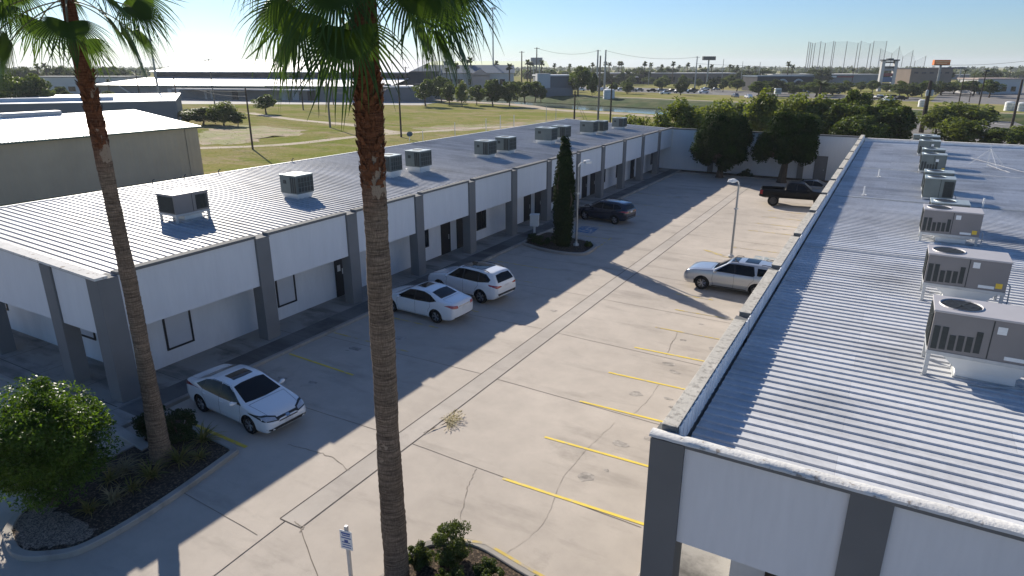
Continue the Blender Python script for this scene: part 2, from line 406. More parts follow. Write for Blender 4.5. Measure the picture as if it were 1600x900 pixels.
zz = (-1.05, .2, .9, .9)
w.add([(c.x, c.y, zz[i % 4] + .02) for i, c in enumerate(cs)], [(i, 4+i, 5+i, 1+i) for i in range(3)])
w.build('canal_bank', M['bank'], kind='structure')

def ribbon(name, pts, w_, z, m):
    b = MB(); b.strip(pts, w_, z); return b.build(name, m, kind='structure')
def area(name, pts, z, m):
    b = MB(); b.poly(pts, z); return b.build(name, m, kind='structure')
def smoothline(pts, n=8):
    P = [Vector((p[0], p[1])) for p in pts]; out = []
    for i in range(len(P)-1):
        a, b, c, d = P[max(i-1,0)], P[i], P[i+1], P[min(i+2,len(P)-1)]
        for k in range(n):
            t = k/n; out.append(.5*((2*b)+(-a+c)*t+(2*a-5*b+4*c-d)*t*t+(-a+3*b-3*c+d)*t**3))
    out.append(P[-1]); return out
ribbon('dirt_path', smoothline([(-97, 58), (-89.2, 63.3), (-82, 73), (-80.5, 87.7), (-76, 100), (-69, 116), (-60, 122)]), 2.6, -.022, M['dirt'])
ribbon('dirt_path', smoothline([(-147, 120), (-141.4, 117.3), (-118, 109), (-95.5, 104.3), (-84, 98), (-78, 96)]), [2.6]*20 + [3.4]*21, -.018, M['dirt'])
ribbon('dirt_track', smoothline([(-190, 210), (-150, 199), (-107, 187.6)]+[tuple(CAN_O + CAN_T*s_ - CAN_N*5.5) for s_ in (0, 30, 60, 100, 160)]), 6.0, -.02, M['dirt'])
def ragged(pts, amp, seed, n=6):
    r = random.Random(seed); out = []; sp = smoothline(list(pts) + [pts[0]], n)[:-1]
    return [(p.x + r.gauss(0, amp), p.y + r.gauss(0, amp)) for p in sp]
area('bare_soil', ragged([tuple(G(*q)[:2]) for q in ((312,207),(330,199),(385,195),(430,199),(486,205),(455,212),(420,213),(395,222),(318,226))], .9, 3), -.02, M['dirtbrown'])
area('bare_soil', ragged([tuple(G(*q)[:2]) for q in ((640,201),(700,196),(790,193),(850,187),(905,182),(900,188),(840,197),(760,203),(690,206))], .9, 4), -.024, M['dirtbrown'])
# far bank track, car parks and roads beyond
ribbon('far_track', [tuple(CAN_O + CAN_T*s_ + CAN_N*52) for s_ in (-140, 0, 170)], 4, .9, M['dirt'])

# ------------------------------------------------------------------ car park slab, gutter, joints, markings
area('parking_lot', [(-60, -30), (40, -30), (40, 78), (-21.0, 78), (-21.0, 10.2), (-60, 10.2)], 0.0, M['lot'])
gx0, gx1, gy0, gy1 = -12.72, -11.95, 9.75, 70.0
bm_ = MB(); bm_.strip([(-12.335, gy0), (-12.30, gy1)], .74, .004); bm_.build('drain_channel', M['gutter'], kind='structure')
j = MB(); j.strip([(gx0, gy0), (gx0+.03, gy1)], .035, .008); j.strip([(gx1, gy0), (gx1+.03, gy1)], .035, .008); j.strip([(gx0, gy0), (gx1, gy0)], .03, .0082)
rng = random.Random(5); sj = MB()
def wob(a, b, n, amp, seed):
    r = random.Random(seed); a = Vector(a[:2]); b = Vector(b[:2]); t = (b-a).normalized(); nr = Vector((-t.y, t.x)); out = []; o = 0
    for i in range(n+1):
        o = o*.6 + r.uniform(-amp, amp); out.append(a + (b-a)*(i/n) + nr*o*(0 if i in (0, n) else 1))
    return out
for k, y in enumerate((14.45, 19.75, 25.1, 30.4, 35.6, 41.0, 46.4, 51.8, 57.2, 62.6, 68)):
    sj.strip(wob((gx1, y), (-4.2, y-.25), 14, .008, k), .022, .008); sj.strip(wob((gx0, y+.1), (-21, y-.1), 14, .008, k+50), .022, .008)
j.strip(wob((-12.39, 6.0), (gx0+.2, gy0), 6, .008, 90), .025, .008)
sj.strip(wob((gx1, 9.75), (-9.0, 7.9), 8, .012, 91), .025, .008); sj.strip(wob((-9.0, 7.9), (-6.5, 6.6), 5, .012, 93), .025, .008)
sj.strip(wob((-16.3, 9.2), (gx0, 9.0), 6, .008, 92), .02, .008)
sj.build('slab_joints', M['slabjoint'], kind='structure'); j.build('lot_joints', M['joint'], kind='structure')
os_ = MB(); r = random.Random(44)
for x, y, n_ in ((-6.2,15.6,3),(-6.0,18.3,2),(-6.3,21.1,3),(-5.8,23.9,2),(-6.1,26.6,2),(-6.2,29.4,1),(-6.4,40.3,2),(-18.6,16,2),(-18.4,19,2),(-18.6,21.5,2),(-18.5,30,2),(-18.8,33,2),(-10.2,12.5,1),(-13.6,27,1),(-18.8,44,2),(-6.3,51,2)):
    for q in range(n_):
        cx, cy, rr = x + r.uniform(-.9,.9), y + r.uniform(-.6,.6), r.uniform(.07,.24); m_ = [r.uniform(.6,1.25) for _ in range(9)]
        os_.poly([(cx + rr*1.5*m_[a]*cos(a*2*pi/9), cy + rr*m_[a]*sin(a*2*pi/9)) for a in range(9)], .0042 + .0002*q)
os_.build('oil_spots', M['oil'], kind='structure')
c = MB(); fc = MB()
for i, (seq, w_) in enumerate(([[(450,695),(470,700),(500,708),(522,716),(546,735)], .026], [[(745,732),(737,748),(730,760),(725,785),(720,812)], .016], [[(880,745),(862,790),(850,815),(820,845),(780,872)], .010],
        [[(960,660),(930,690),(905,716),(880,745)], .012], [[(1058,518),(1050,535),(1040,556)], .02], [[(460,815),(475,822),(468,832)], .03], [[(1030,600),(1010,628),(985,650)], .012])):
    P = [G(*q) for q in seq]; pts = []
    for k in range(len(P)-1): pts += wob(P[k], P[k+1], 7, .03, i*9+k)[:-1]
    pts.append(Vector(P[-1][:2])); r = random.Random(i)
    (c if w_ > .014 else fc).strip(pts, [w_*r.uniform(.45, 1.35) for _ in pts], .0085)
c.build('lot_cracks', M['crack'], kind='structure'); fc.build('lot_cracks', M['faint'], kind='structure')
y_ = MB()
for i, (x0, yy, x1) in enumerate(((-8.45,14.27,-3.4),(-8.42,16.92,-3.4),(-8.42,19.72,-3.4),(-8.40,22.45,-3.4),(-8.35,25.3,-3.4))):
    y_.strip([(x0, yy), (x1, yy+.1)], .105, .0105)
y_.build('bay_markings', M['yellow'], kind='structure')
y_ = MB()
for x0, yy, x1 in ((-8.3,28.0,-3.4),(-8.2,30.75,-3.4),(-9.0,33.1,-6.9),(-8.3,36.2,-4),(-8.4,38.9,-4),(-8.4,41.7,-4),(-8.4,44.4,-4),(-8.4,49.9,-4),(-8.4,52.6,-4),(-8.4,55.3,-4),(-8.4,58.0,-4),
        (-20.8,20.1,-16.5),(-20.9,22.9,-17),(-20.9,31.0,-16.4),(-20.9,33.7,-16.4),(-20.9,25.6,-16.5),(-20.9,28.3,-16.4),(-20.9,42.3,-16.3),(-20.9,45.9,-16.3),(-20.9,50.4,-16.5),(-20.9,55,-16.5),(-20.9,60,-16.5)):
    y_.strip([(x0, yy), (x1, yy)], .10, .0105)
y_.strip([(-9.83, 42.84), (-8.37, 41.89)], .3, .011); y_.strip([(-16.07, 38.73), (-16.3, 42.69)], .1, .0112)
y_.build('bay_markings_worn', M['yellow_worn'], kind='structure')
y_ = MB(); y_.strip([(-20.75, 17.45), (-17.0, 17.25)], .10, .0105); y_.strip([tuple(G(300,662)[:2]), tuple(G(385,699)[:2])], .13, .0105); y_.build('bay_markings', M['yellow'], kind='structure')
def wheelchair_mark(pts, m):
    p = MB(); p.poly([tuple(q[:2]) for q in pts], .011); p.build('accessible_bay_panel', m, kind='structure')
    c0 = sum((Vector(q[:2]) for q in pts), Vector((0, 0))) / 4
    k = MB(); s_ = .42
    ring = [(c0.x + s_*cos(a), c0.y - .1 + s_*sin(a)) for a in [R(200) + R(220)*i/10 for i in range(11)]]
    k.strip(ring, .09, .0145); k.strip([(c0.x-.1, c0.y+.62), (c0.x-.05, c0.y+.05), (c0.x+.32, c0.y+.02), (c0.x+.5, c0.y-.45)], .1, .015)
    k.prism([(c0.x-.1+.1*cos(a), c0.y+.78+.1*sin(a)) for a in [pi*i/4 for i in range(8)]], .0142, .0155)
    k.build('accessible_symbol', M['white_paint'], kind='structure')
wheelchair_mark([(-19.6,45.1),(-18.2,45.1),(-18.0,43.1),(-19.4,43.1)], M['blue_paint'])
wheelchair_mark([(-6.6,43.0),(-5.3,43.0),(-5.3,41.3),(-6.6,41.3)], M['blue_faded'])

# walkways and kerbs
wk = MB(); wk.prism([(-62, 10.35), (-21.05, 10.35), (-21.05, 77.8), (-42, 77.8), (-42, 14), (-62, 14)], -.1, .12)
wk.build('walkway', M['walk'], kind='structure')
wk = MB(); wk.box(-3.35, 11.0, -.1, 30, 76, .12); wk.build('walkway', M['walk'], kind='structure')
kb = MB(); kb.kerb([(-20.98, 10.3), (-20.98, 77)], .18, -.05, .13); kb.build('kerb', M['kerb'], kind='structure')
kb = MB(); kb.kerb([(-62, 10.28), (-22.3, 10.28), (-20.9, 10.28)], .15, -.05, .14); kb.build('kerb', M['kerb'], kind='structure')
kb = MB(); kb.kerb([(-3.55, 9), (-3.55, 76)], .2, -.05, .15); kb.build('kerb', M['kerb'], kind='structure')
kb = MB(); kb.kerb([(-21, 74.6), (-4, 74.6)], .18, -.05, .15); kb.build('kerb', M['kerb'], kind='structure')
pb = MB(); pb.box(-21, 74.65, -.05, -4, 76.4, .11); pb.build('planting_bed', M['mulch'], kind='structure')
j = MB()
for y in np.arange(13.5, 76, 2.7): j.strip([(-23.85, y), (-21.08, y)], .02, .125)
for x in np.arange(-60, -22, 2.7): j.strip([(x, 10.4), (x, 12.9)], .02, .125)
j.strip([(-60, 11.05), (-22.3, 11.05)], .03, .1255)
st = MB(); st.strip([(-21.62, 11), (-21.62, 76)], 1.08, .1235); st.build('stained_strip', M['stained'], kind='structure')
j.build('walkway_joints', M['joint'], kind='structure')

# ------------------------------------------------------------------ left office building
def rib_roof(mb, x0, x1, y0, y1, z0, z1, pitch=.33, h=.040, rev=False):
    """ribbed sheet, ribs along X; z0 at x0, z1 at x1"""
    prof = []; y = y0
    while y < y1:
        prof += [(y, 0), (min(y+pitch-.10, y1), 0), (min(y+pitch-.085, y1), h), (min(y+pitch-.04, y1), h)]; y += pitch
    prof.append((y1, 0))
    k = len(prof)
    vs = [(x0, a, z0+b) for a, b in prof] + [(x1, a, z1+b) for a, b in prof]
    mb.add(vs, [(i, k+i, k+i+1, i+1) for i in range(k-1)])
COLY = [11.35 + .35] + [18.15 + 5.385*i for i in range(12)]
YEND = 77.9
off = thing('office_building', 'long single storey office block with ribbed metal roof and doors behind the white cars', 'building', (0, 0, 0))
b = MB(); b.add([(-36.3,12.95,-.3),(-23.9,12.95,-.3),(-23.9,12.95,4.38),(-36.3,12.95,4.95),(-36.3,YEND-.3,-.3),(-23.9,YEND-.3,-.3),(-23.9,YEND-.3,4.38),(-36.3,YEND-.3,4.95)], [(0,1,2,3),(7,6,5,4),(0,4,5,1),(1,5,6,2),(2,6,7,3),(3,7,4,0)]); b.build('wall', M['wall'], off)
b = MB(); rib_roof(b, -36.6, -22.72, 11.5, YEND, 5.08, 4.46); b.build('roof', M['roof_l'], off)
b = MB(); b.box(-36.72, 11.45, 4.85, -36.58, YEND, 5.12); b.add([(-36.7,YEND,4.6),(-22.7,YEND,4.2),(-22.7,YEND,4.56),(-36.7,YEND,5.18),(-36.7,YEND+.15,4.6),(-22.7,YEND+.15,4.2),(-22.7,YEND+.15,4.56),(-36.7,YEND+.15,5.18)], [(0,1,2,3),(7,6,5,4),(0,4,5,1),(1,5,6,2),(2,6,7,3),(3,7,4,0)]); b.build('roof_edge', M['whitemetal'], off)
b = MB(); b.box(-36.7, 11.6, 2.66, -22.75, 12.94, 2.70); b.box(-23.89, 12.96, 2.66, -22.75, YEND-.4, 2.699); b.build('soffit', M['fascia'], off)
# fascia panels between the columns, each capped by a grey strip that stands above the roof
seg = [(12.05, 17.8)] + [(COLY[i]+.36, COLY[i+1]-.36) for i in range(1, 12)]
for a, c_ in seg:
    b = MB(); b.box(-22.74, a, 2.62, -22.50, c_, 4.70); b.build('fascia_panel', M['fascia'], off)
    b = MB(); b.box(-22.80, a-.04, 4.70, -22.42, c_+.04, 4.81); b.build('fascia_cap', M['grey'], off, bevel=.012)
FX = [-22.4-.35, -25.65, -31.2, -36.75]
zs_ = lambda x: (-22.4 - x)*.045
def slab(x0, x1, y0, y1, za, zb):          # piece of the front wall head that follows the roof pitch
    b = MB(); z = lambda x, q: q + zs_(x)
    b.add([(x0,y0,z(x0,za)),(x1,y0,z(x1,za)),(x1,y0,z(x1,zb)),(x0,y0,z(x0,zb)),(x0,y1,z(x0,za)),(x1,y1,z(x1,za)),(x1,y1,z(x1,zb)),(x0,y1,z(x0,zb))], [(0,1,2,3),(7,6,5,4),(0,4,5,1),(1,5,6,2),(2,6,7,3),(3,7,4,0)]); return b
for i in range(3):
    a, c_ = FX[i]-.36, FX[i+1]+.36
    b = MB(); b.add([(c_,11.35,2.62),(a,11.35,2.62),(a,11.35,4.66+zs_(a)),(c_,11.35,4.66+zs_(c_)),(c_,11.58,2.62),(a,11.58,2.62),(a,11.58,4.66+zs_(a)),(c_,11.58,4.66+zs_(c_))], [(0,1,2,3),(7,6,5,4),(0,4,5,1),(1,5,6,2),(2,6,7,3),(3,7,4,0)]); b.build('fascia_panel', M['fascia'], off)
slab(-37.1, -22.42, 11.27, 11.62, 4.66, 4.70).build('fascia_cap', M['grey'], off)
slab(-37.1, -22.38, 11.22, 11.66, 4.703, 4.79).build('roof_edge', M['capwhite'], off)
b = MB(); b.box(-23.1, 11.3, 0, -22.38, 12.02, 4.69); b.build('column', M['greylight'], off, bevel=.015)
for y in COLY[1:]:
    b = MB(); b.box(-22.98, y-.34, 0, -22.40, y+.34, 4.66); b.box(-23.0, y-.36, 4.66, -22.37, y+.36, 4.69); b.build('column', M['greylight'], off, bevel=.012)
for x in FX[1:]:
    b = MB(); b.box(x-.34, 11.28, 0, x+.34, 11.85, 4.655+zs_(x+.34)); b.build('column', M['greylight'], off, bevel=.012)
def opening(parent, plane, a0, a1, z0, z1, kind, axis='x', papers=False):
    """window or door on the wall plane; plane X=const facing +X ('x') or Y=const facing -Y ('y')"""
    def bx(mb, u0, u1, w0, w1, d0, d1):
        if axis == 'x': mb.box(plane+d0, u0, w0, plane+d1, u1, w1)
        else: mb.box(u0, plane-d1, w0, u1, plane-d0, w1)
    f = .06 if kind != 'blind' else .075
    fr = MB(); bx(fr, a0, a0+f, z0, z1, -.05, .045); bx(fr, a1-f, a1, z0, z1, -.05, .045)
    bx(fr, a0+f, a1-f, z1-f, z1, -.05, .045); bx(fr, a0+f, a1-f, z0, z0+f, -.05, .045)
    p = MB(); bx(p, a0+f, a1-f, z0+f, z1-f, -.05, .015)
    if kind == 'door':
        d = p.build('door', M['door'], parent); fr.build('frame', M['black'], d)
        h = MB(); bx(h, a1-f-.16, a1-f-.12, 1.0, 1.3, .016, .07); h.build('handle', M['galv'], d)
        if papers:
            q = MB(); bx(q, a0+.18, a0+.4, 1.45, 1.78, .016, .02); bx(q, a0+.5, a0+.72, 1.25, 1.55, .016, .02); q.build('notice', M['paper'], d)
    else:
        d = p.build('window', M['blind'] if kind == 'blind' else M['glass'], parent); fr.build('frame', M['black'], d)
        if kind != 'blind':
            q = MB(); bx(q, (a0+a1)/2-.02, (a0+a1)/2+.02, z0+f, z1-f, .016, .04); q.build('mullion', M['black'], d)
for a0, a1, z0, z1, kd in ((14.15,15.35,.72,2.35,'blind'),(19.75,20.9,.75,2.35,'blind'),(23.55,24.6,.12,2.25,'door'),(30.4,31.55,.98,2.1,'w'),(32.85,33.85,.12,2.25,'door'),(34.6,35.6,.12,2.25,'door'),
        (37.0,38.2,.8,2.2,'w'),(41.0,42.1,.8,2.2,'w'),(43.7,44.8,.12,2.25,'door'),(45.5,46.6,.12,2.25,'door'),(48.0,49.2,.8,2.2,'w'),(54.6,55.7,.12,2.25,'door'),(56.5,57.6,.12,2.25,'door'),(59.0,60.1,.8,2.2,'w'),
        (63.0,64.3,.8,2.2,'w'),(67.2,68.3,.12,2.25,'door'),(70.0,71.2,.8,2.2,'w'),(73.8,75.0,.8,2.2,'w')):
    opening(off, -23.9, a0, a1, z0, z1, kd, 'x', abs(a0-23.55) < .01)
opening(off, 12.95, -28.0, -26.6, 1.05, 2.4, 'blind', 'y'); opening(off, 12.95, -35, -33.5, 1.05, 2.4, 'blind', 'y')

# ------------------------------------------------------------------ wall closing the court
cw = thing('courtyard_wall', 'high white wall closing the far end of the car park behind two round dark trees', 'wall', (0, 76.5, 0))
b = MB(); b.box(-22.35, 0, -.2, -3.1, .25, 4.62); b.box(-23.88, 0.01, -.2, -22.36, .24, 2.64); b.build('wall', M['fascia'], cw)
b = MB(); b.box(-22.35, -.05, 4.62, -3.1, .3, 4.76); b.build('wall_cap', M['grey'], cw, bevel=.01)
for x in (-17.75, -8.3): b = MB(); b.box(x-.3, -.12, -.1, x+.3, -.002, 4.6); b.build('pilaster', M['greylight'], cw)
d = MB(); d.box(-6.9, -.05, .05, -5.85, .0-.003, 2.5); dd = d.build('door', M['doorgrey'], cw)
d = MB(); d.box(-6.98, -.07, .05, -6.9, -.003, 2.58); d.box(-5.85, -.07, .05, -5.77, -.003, 2.58); d.box(-6.9, -.07, 2.5, -5.85, -.003, 2.58); d.build('frame', M['grey'], dd)
d = MB(); d.box(-6.1, -.09, 1.1, -6.0, -.052, 1.2); d.build('handle', M['galv'], dd)

# ------------------------------------------------------------------ right-hand building
rb = thing('retail_building', 'near building under a grey ribbed roof with a dark grey corner column', 'building', (0, 0, 0))
RZ = 4.30
b = MB(); b.box(-1.75, 13.2, -.3, 26, 75.6, 3.95); b.build('wall', M['wall'], rb)
b = MB(); rib_roof(b, -2.68, 26, 11.3, 75.9, RZ, RZ+.05, h=.038); b.build('roof', M['roof_r'], rb)
b = MB(); b.box(-2.66, 75.9, 3.9, 26, 76.1, 4.62); b.build('parapet', M['parapet_metal'], rb)
b = MB(); b.box(-2.7, 75.82, 4.62, 26, 76.2, 4.68); b.build('parapet_cap', M['capwhite'], rb)
b = MB(); b.box(-2.72, 11.4, 2.50, 26, 13.19, 2.54); b.box(-2.72, 13.21, 2.50, -1.76, 75.5, 2.539); b.build('soffit', M['fascia'], rb)
for i, (a, c_) in enumerate([(11.36, 17.8)] + seg[1:]):
    b = MB(); b.box(-3.0, max(a, 11.75), 2.46, -2.78, c_, 4.66); b.build('fascia_panel', M['fascia'], rb)
    b = MB(); b.box(-3.08, a-.03, 4.66, -2.79, c_+.03, 4.845); b.build('parapet_band', M['grey'], rb)
    b = MB(); b.box(-3.10, a-.02, 4.845, -2.775, c_+.05, 4.87); b.build('parapet_cap', M['cap'], rb, bevel=.008)
    b = MB()                                             # ribbed sheet lining the parapet
    y = max(a-.3, 11.46)
    while y < c_+.3:
        b.box(-2.775, y, RZ+.03, -2.745, y+.2, 4.835); y += .3
    b.box(-2.779, max(a-.05, 11.45), RZ, -2.765, c_+.05, 4.835); b.box(-2.785, max(a-.36, 11.44), RZ, -2.78, c_+.36, 4.66); b.build('parapet_lining', M['parapet_metal'], rb)
for y in COLY[1:]:
    b = MB(); b.box(-3.16, y-.345, 0, -2.79, y+.345, 4.74); b.build('column', M['grey'], rb, bevel=.012)
b = MB(); b.box(-3.22, 11.08, 0, -2.56, 11.72, 4.27); b.box(-3.22, 11.08, 4.27, -2.79, 11.72, 4.655); b.box(-2.79, 11.08, 4.27, -2.56, 11.31, 4.655); b.build('column', M['grey'], rb)
RFX = [-2.9, .62, 5.9, 11.2, 16.5, 21.8]
for i in range(5):
    b = MB(); b.box(RFX[i]+.33, 11.17, 2.42, RFX[i+1]-.33, 11.31, 4.60); b.build('fascia_panel', M['fascia'], rb)
for x in RFX[1:]:
    b = MB(); b.box(x-.33, 11.10, 0, x+.33, 11.68, 4.25); b.box(x-.33, 11.10, 4.25, x+.33, 11.30, 4.60); b.build('column', M['grey'], rb)
b = MB(); b.box(-2.56, 11.09, 4.602, 26, 11.32, 4.70); b.build('fascia_cap', M['grey'], rb, bevel=.012)
# the front coping: lumpy white sealant over the edge
b = MB(); rr = random.Random(3); n_ = 190; vs = []; 
for i in range(n_+1):
    x = -3.24 + 29.2*i/n_; k = .007
    y0, y1 = 11.05 + rr.uniform(-k, k), 11.33 + rr.uniform(-k, k)
    vs += [(x, y0, 4.695), (x, y0+.01, 4.745+rr.uniform(-k, k)), (x, y0+.07, 4.775+rr.uniform(-k, k)), (x, y1-.07, 4.77+rr.uniform(-k, k)), (x, y1, 4.74), (x, y1, 4.64)]
b.add(vs, [(i*6+q, (i+1)*6+q, (i+1)*6+q+1, i*6+q+1) for i in range(n_) for q in range(5)] + [(0,1,2,3,4,5)])
b.build('parapet_cap', M['capwhite'], rb, smooth=True, angle=50)
opening(rb, 13.2, -1.0, .3, .6, 2.3, 'w', 'y'); opening(rb, 13.2, 2.0, 3.2, .12, 2.3, 'door', 'y')
# long sealed lap and patches on the right roof
b = MB()
for (x0, y0, x1, y1, w_) in ((5.6, 66, 9.2, 56.5, .14), (3.9, 11.6, 4.1, 22, .10), (6.4, 62, 7.4, 58, .08)):
    b.strip(wob((x0, y0), (x1, y1), 16, .05, 7), .1, RZ+.075)
b.build('sealant_seam', M['capwhite'], rb)
for k in range(3):
    b = MB()
    for y in (29.4+k*13.1,): b.box(-2.6, y, RZ+.02, 26, y+.09, RZ+.062)
    b.build('lap_joint', M['galv'], rb)
# ------------------------------------------------------------------ rooftop units
def packaged_unit(name, label, loc, Lx=2.15, Ly=1.22, Hb=.92, base=.72, group=None, nfan=1, cab=None, top=None, rz=0, louvers=True):
    """origin on the roof, near-left corner region; long side along X, panel side faces -Y"""
    cab = cab or M['actan']; top = top or M['actantop']
    t = thing(name, label, 'rooftop unit', loc, rz, group)
    z0, z1 = base, base + Hb; hx, hy = Lx/2, Ly/2
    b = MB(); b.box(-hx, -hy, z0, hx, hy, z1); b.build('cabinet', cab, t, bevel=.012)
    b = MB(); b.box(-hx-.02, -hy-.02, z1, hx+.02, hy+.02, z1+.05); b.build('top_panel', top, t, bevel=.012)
    b = MB(); b.box(-hx-.012, -hy-.012, z0-.09, hx+.012, hy+.012, z0); b.build('base_rail', M['galv'], t)
    b = MB(); b.box(.02, -hy-.006, z0+.02, .045, -hy, z1-.02); b.build('panel_seam', M['acdark'], t)
    fr = .42 if nfan == 1 else .30
    for k in range(nfan):
        fx = -hx + .56 + k*.66 if nfan > 1 else -hx + .55
        b = MB(); b.lathe([(0, z1+.052), (fr, z1+.052)], 28, c=(fx, 0, 0)); o = b.build('fan_opening', M['fan'], t)
        b = MB(); b.lathe([(fr, z1+.05), (fr+.025, z1+.075), (fr+.045, z1+.05)], 28, c=(fx, 0, 0)); b.build('fan_ring', top, o)
        b = MB()
        for a in range(6):
            th = a*pi/3; b.strip([(fx, 0), (fx+fr*cos(th), fr*sin(th))], .028, z1+.07)
        for r_ in (.5, .8):
            b.strip([(fx+fr*r_*cos(a*pi/10), fr*r_*sin(a*pi/10)) for a in range(21)], .014, z1+.071)
        b.build('fan_guard', M['acdark'], o)
    if louvers:
        b = MB()
        for k in range(6):
            h = (.58, .58, .40, .42, .42, .58)[k]; x = -hx + .05 + k*.17
            b.box(x, -hy-.012, z0+.06+.01*k, x+.125, -hy-.002, z0+.06+h)
        b.build('louvers', M['acdark'], t)
        b = MB(); b.box(.12, -hy-.008, z0+.66, .30, -hy-.002, z0+.84); b.build('label_plate', M['sticker'], t); b = MB(); b.box(.36, -hy-.008, z0+.06, hx*.72, -hy-.002, z0+.15); b.build('label_plate', M['sticker'], t)
        b = MB(); b.box(hx*.74, -hy-.010, z0+.10, hx*.74+.17, -hy-.003, z0+.26); b.build('warning_label', M['stickeryel'], t)
    else:
        b = MB(); b.box(.2, -hy-.012, z0+.08, hx-.08, -hy-.002, z1-.1)
        for k in range(7): b.box(.24+k*.07, -hy-.03, z0+.1, .26+k*.07, -hy-.012, z1-.12)
        b.build('louvers', M['acdark'], t)
    b = MB(); b.box(-hx-.016, -hy+.08, z0+.05, -hx-.002, hy-.08, z1-.06)
    for k in range(12): b.box(-hx-.03, -hy+.1+k*(Ly-.2)/12, z0+.07, -hx-.016, -hy+.13+k*(Ly-.2)/12, z1-.08)
    b.build('coil', M['acdark'], t)
    b = MB(); b.frustum((-hx*.42, -hy*.75, hx*.62, hy*.75), (-hx*.72, -hy*.9, hx*.86, hy*.9), .26, z0-.09); b.box(-hx*.42, -hy*.75, 0, hx*.62, hy*.75, .26); b.build('plenum', M['whitemetal'], t)
    b = MB(); b.box(-hx*.45, -hy*.8, 0, hx*.66, hy*.8, .09); b.build('curb', M['galv'], t)
    for sx in (-1, 1):
        for sy in (-1, 1):
            b = MB(); b.box(sx*(hx-.05)-.045, sy*(hy-.05)-.045, 0, sx*(hx-.05)+.045, sy*(hy-.05)+.045, z0-.09); b.box(sx*(hx-.05)-.08, sy*(hy-.05)-.08, 0, sx*(hx-.05)+.08, sy*(hy-.05)+.08, .02); b.build('leg', M['galv'], t)
    b = MB(); b.tube([(hx+.03, -hy*.2, z0+.2), (hx+.16, -hy*.2, z0+.1), (hx+.18, -hy*.2, .2), (hx+.12, -hy*.5, .06), (-hx*.2, -hy-.2, .06)], .022, 6); b.build('conduit', M['galv'], t)
    return t
def condenser(name, label, loc, Lx=1.25, Ly=1.15, H=.95, base=.28, group=None, rz=0, plain=False):
    t = thing(name, label, 'rooftop unit', loc, rz, group)
    hx, hy = Lx/2, Ly/2; z0, z1 = base, base + H
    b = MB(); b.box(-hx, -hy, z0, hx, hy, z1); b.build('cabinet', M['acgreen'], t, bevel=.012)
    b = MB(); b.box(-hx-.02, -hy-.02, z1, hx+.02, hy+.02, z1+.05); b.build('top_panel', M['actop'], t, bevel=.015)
    b = MB(); b.lathe([(0, z1+.053), (.34, z1+.053)], 24, c=(-.08, 0, 0)); o = b.build('fan_opening', M['fan'], t)
    b = MB()
    for r_ in (.12, .2, .28, .34): b.strip([(-.08+r_*cos(a*pi/12), r_*sin(a*pi/12)) for a in range(25)], .014, z1+.07)
    for a in range(8): b.strip([(-.08, 0), (-.08+.34*cos(a*pi/4), .34*sin(a*pi/4))], .014, z1+.071)
    b.build('fan_guard', M['acdark'], o)
    # coil grilles on +X face and part of -Y face
    b = MB(); b.box(hx, -hy+.06, z0+.06, hx+.012, hy-.06, z1-.06)
    if not plain: b.box(hx*.25, -hy-.012, z0+.06, hx-.05, -hy, z1-.06)
    b.build('coil', M['acdark'], t)
    b = MB()
    for k in range(6): b.box(hx+.012, -hy+.06+k*(Ly-.12)/5-.012, z0+.06, hx+.03, -hy+.06+k*(Ly-.12)/5+.012, z1-.06)
    for k in range(4): b.box(hx+.012, -hy+.06, z0+.08+k*(H-.18)/3, hx+.025, hy-.06, z0+.1+k*(H-.18)/3)
    if not plain:
        for k in range(4): b.box(hx*.25+k*(hx*.68)/3-.01, -hy-.028, z0+.06, hx*.25+k*(hx*.68)/3+.01, -hy-.012, z1-.06)
    b.build('coil_guard', M['acgreen'], t)
    b = MB(); b.frustum((-hx*.8, -hy*.8, hx*.8, hy*.8), (-hx*.96, -hy*.96, hx*.96, hy*.96), 0, z0); b.build('curb', M['whitemetal'], t)
    b = MB(); b.box(-hx*.6, -hy-.02, z0+H*.55, -hx*.25, -hy-.003, z0+H*.75); b.build('label_plate', M['acdark'], t)
    b = MB(); b.tube([(-hx-.02, 0, z0+.3), (-hx-.16, 0, z0+.24), (-hx-.18, 0, .1), (-hx-.6, .1, .08)], .025, 6); b.build('conduit', M['galv'], t)
    return t
LR = 4.46
gl = 'rooftop units on the office block'
t = packaged_unit('packaged_rooftop_unit', 'tan rooftop unit with twin fans on a tapered base, alone beside the thin palm trunk', (-28.31, 18.78, 4.690), 1.75, 1.25, .85, .42, gl, nfan=2, louvers=False, rz=R(90))
condenser('condenser_unit', 'single green grey rooftop unit standing alone, next beyond the tan twin fan unit', (-27.93, 25.33, 4.673), 1.25, 1.2, .95, .3, gl)
condenser('condenser_unit', 'green grey rooftop unit half hidden by the thick palm trunk', (-28.12, 33.32, 4.681), 1.15, 1.2, .95, .42, gl)
condenser('condenser_unit', 'green grey rooftop unit on a galvanised base just right of the thick palm trunk', (-27.83, 36.02, 4.668), 1.25, 1.3, 1.0, .42, gl)
condenser('condenser_unit', 'green grey rooftop unit, front one of the pair in the middle of the office roof', (-27.83, 44.59, 4.668), 1.3, 1.25, 1.0, .28, gl)
condenser('condenser_unit', 'green grey rooftop unit, rear one of the pair in the middle of the office roof', (-27.83, 47.76, 4.668), 1.3, 1.25, 1.0, .28, gl)
condenser('condenser_unit', 'plain sided grey rooftop unit on a tapered base left of the cypress tip', (-28.02, 55.47, 4.677), 1.7, 1.25, 1.05, .38, gl, plain=True)
condenser('condenser_unit', 'grey rooftop unit with side piping just behind the cypress tip', (-27.93, 58.45, 4.673), 1.5, 1.25, 1.0, .38, gl)
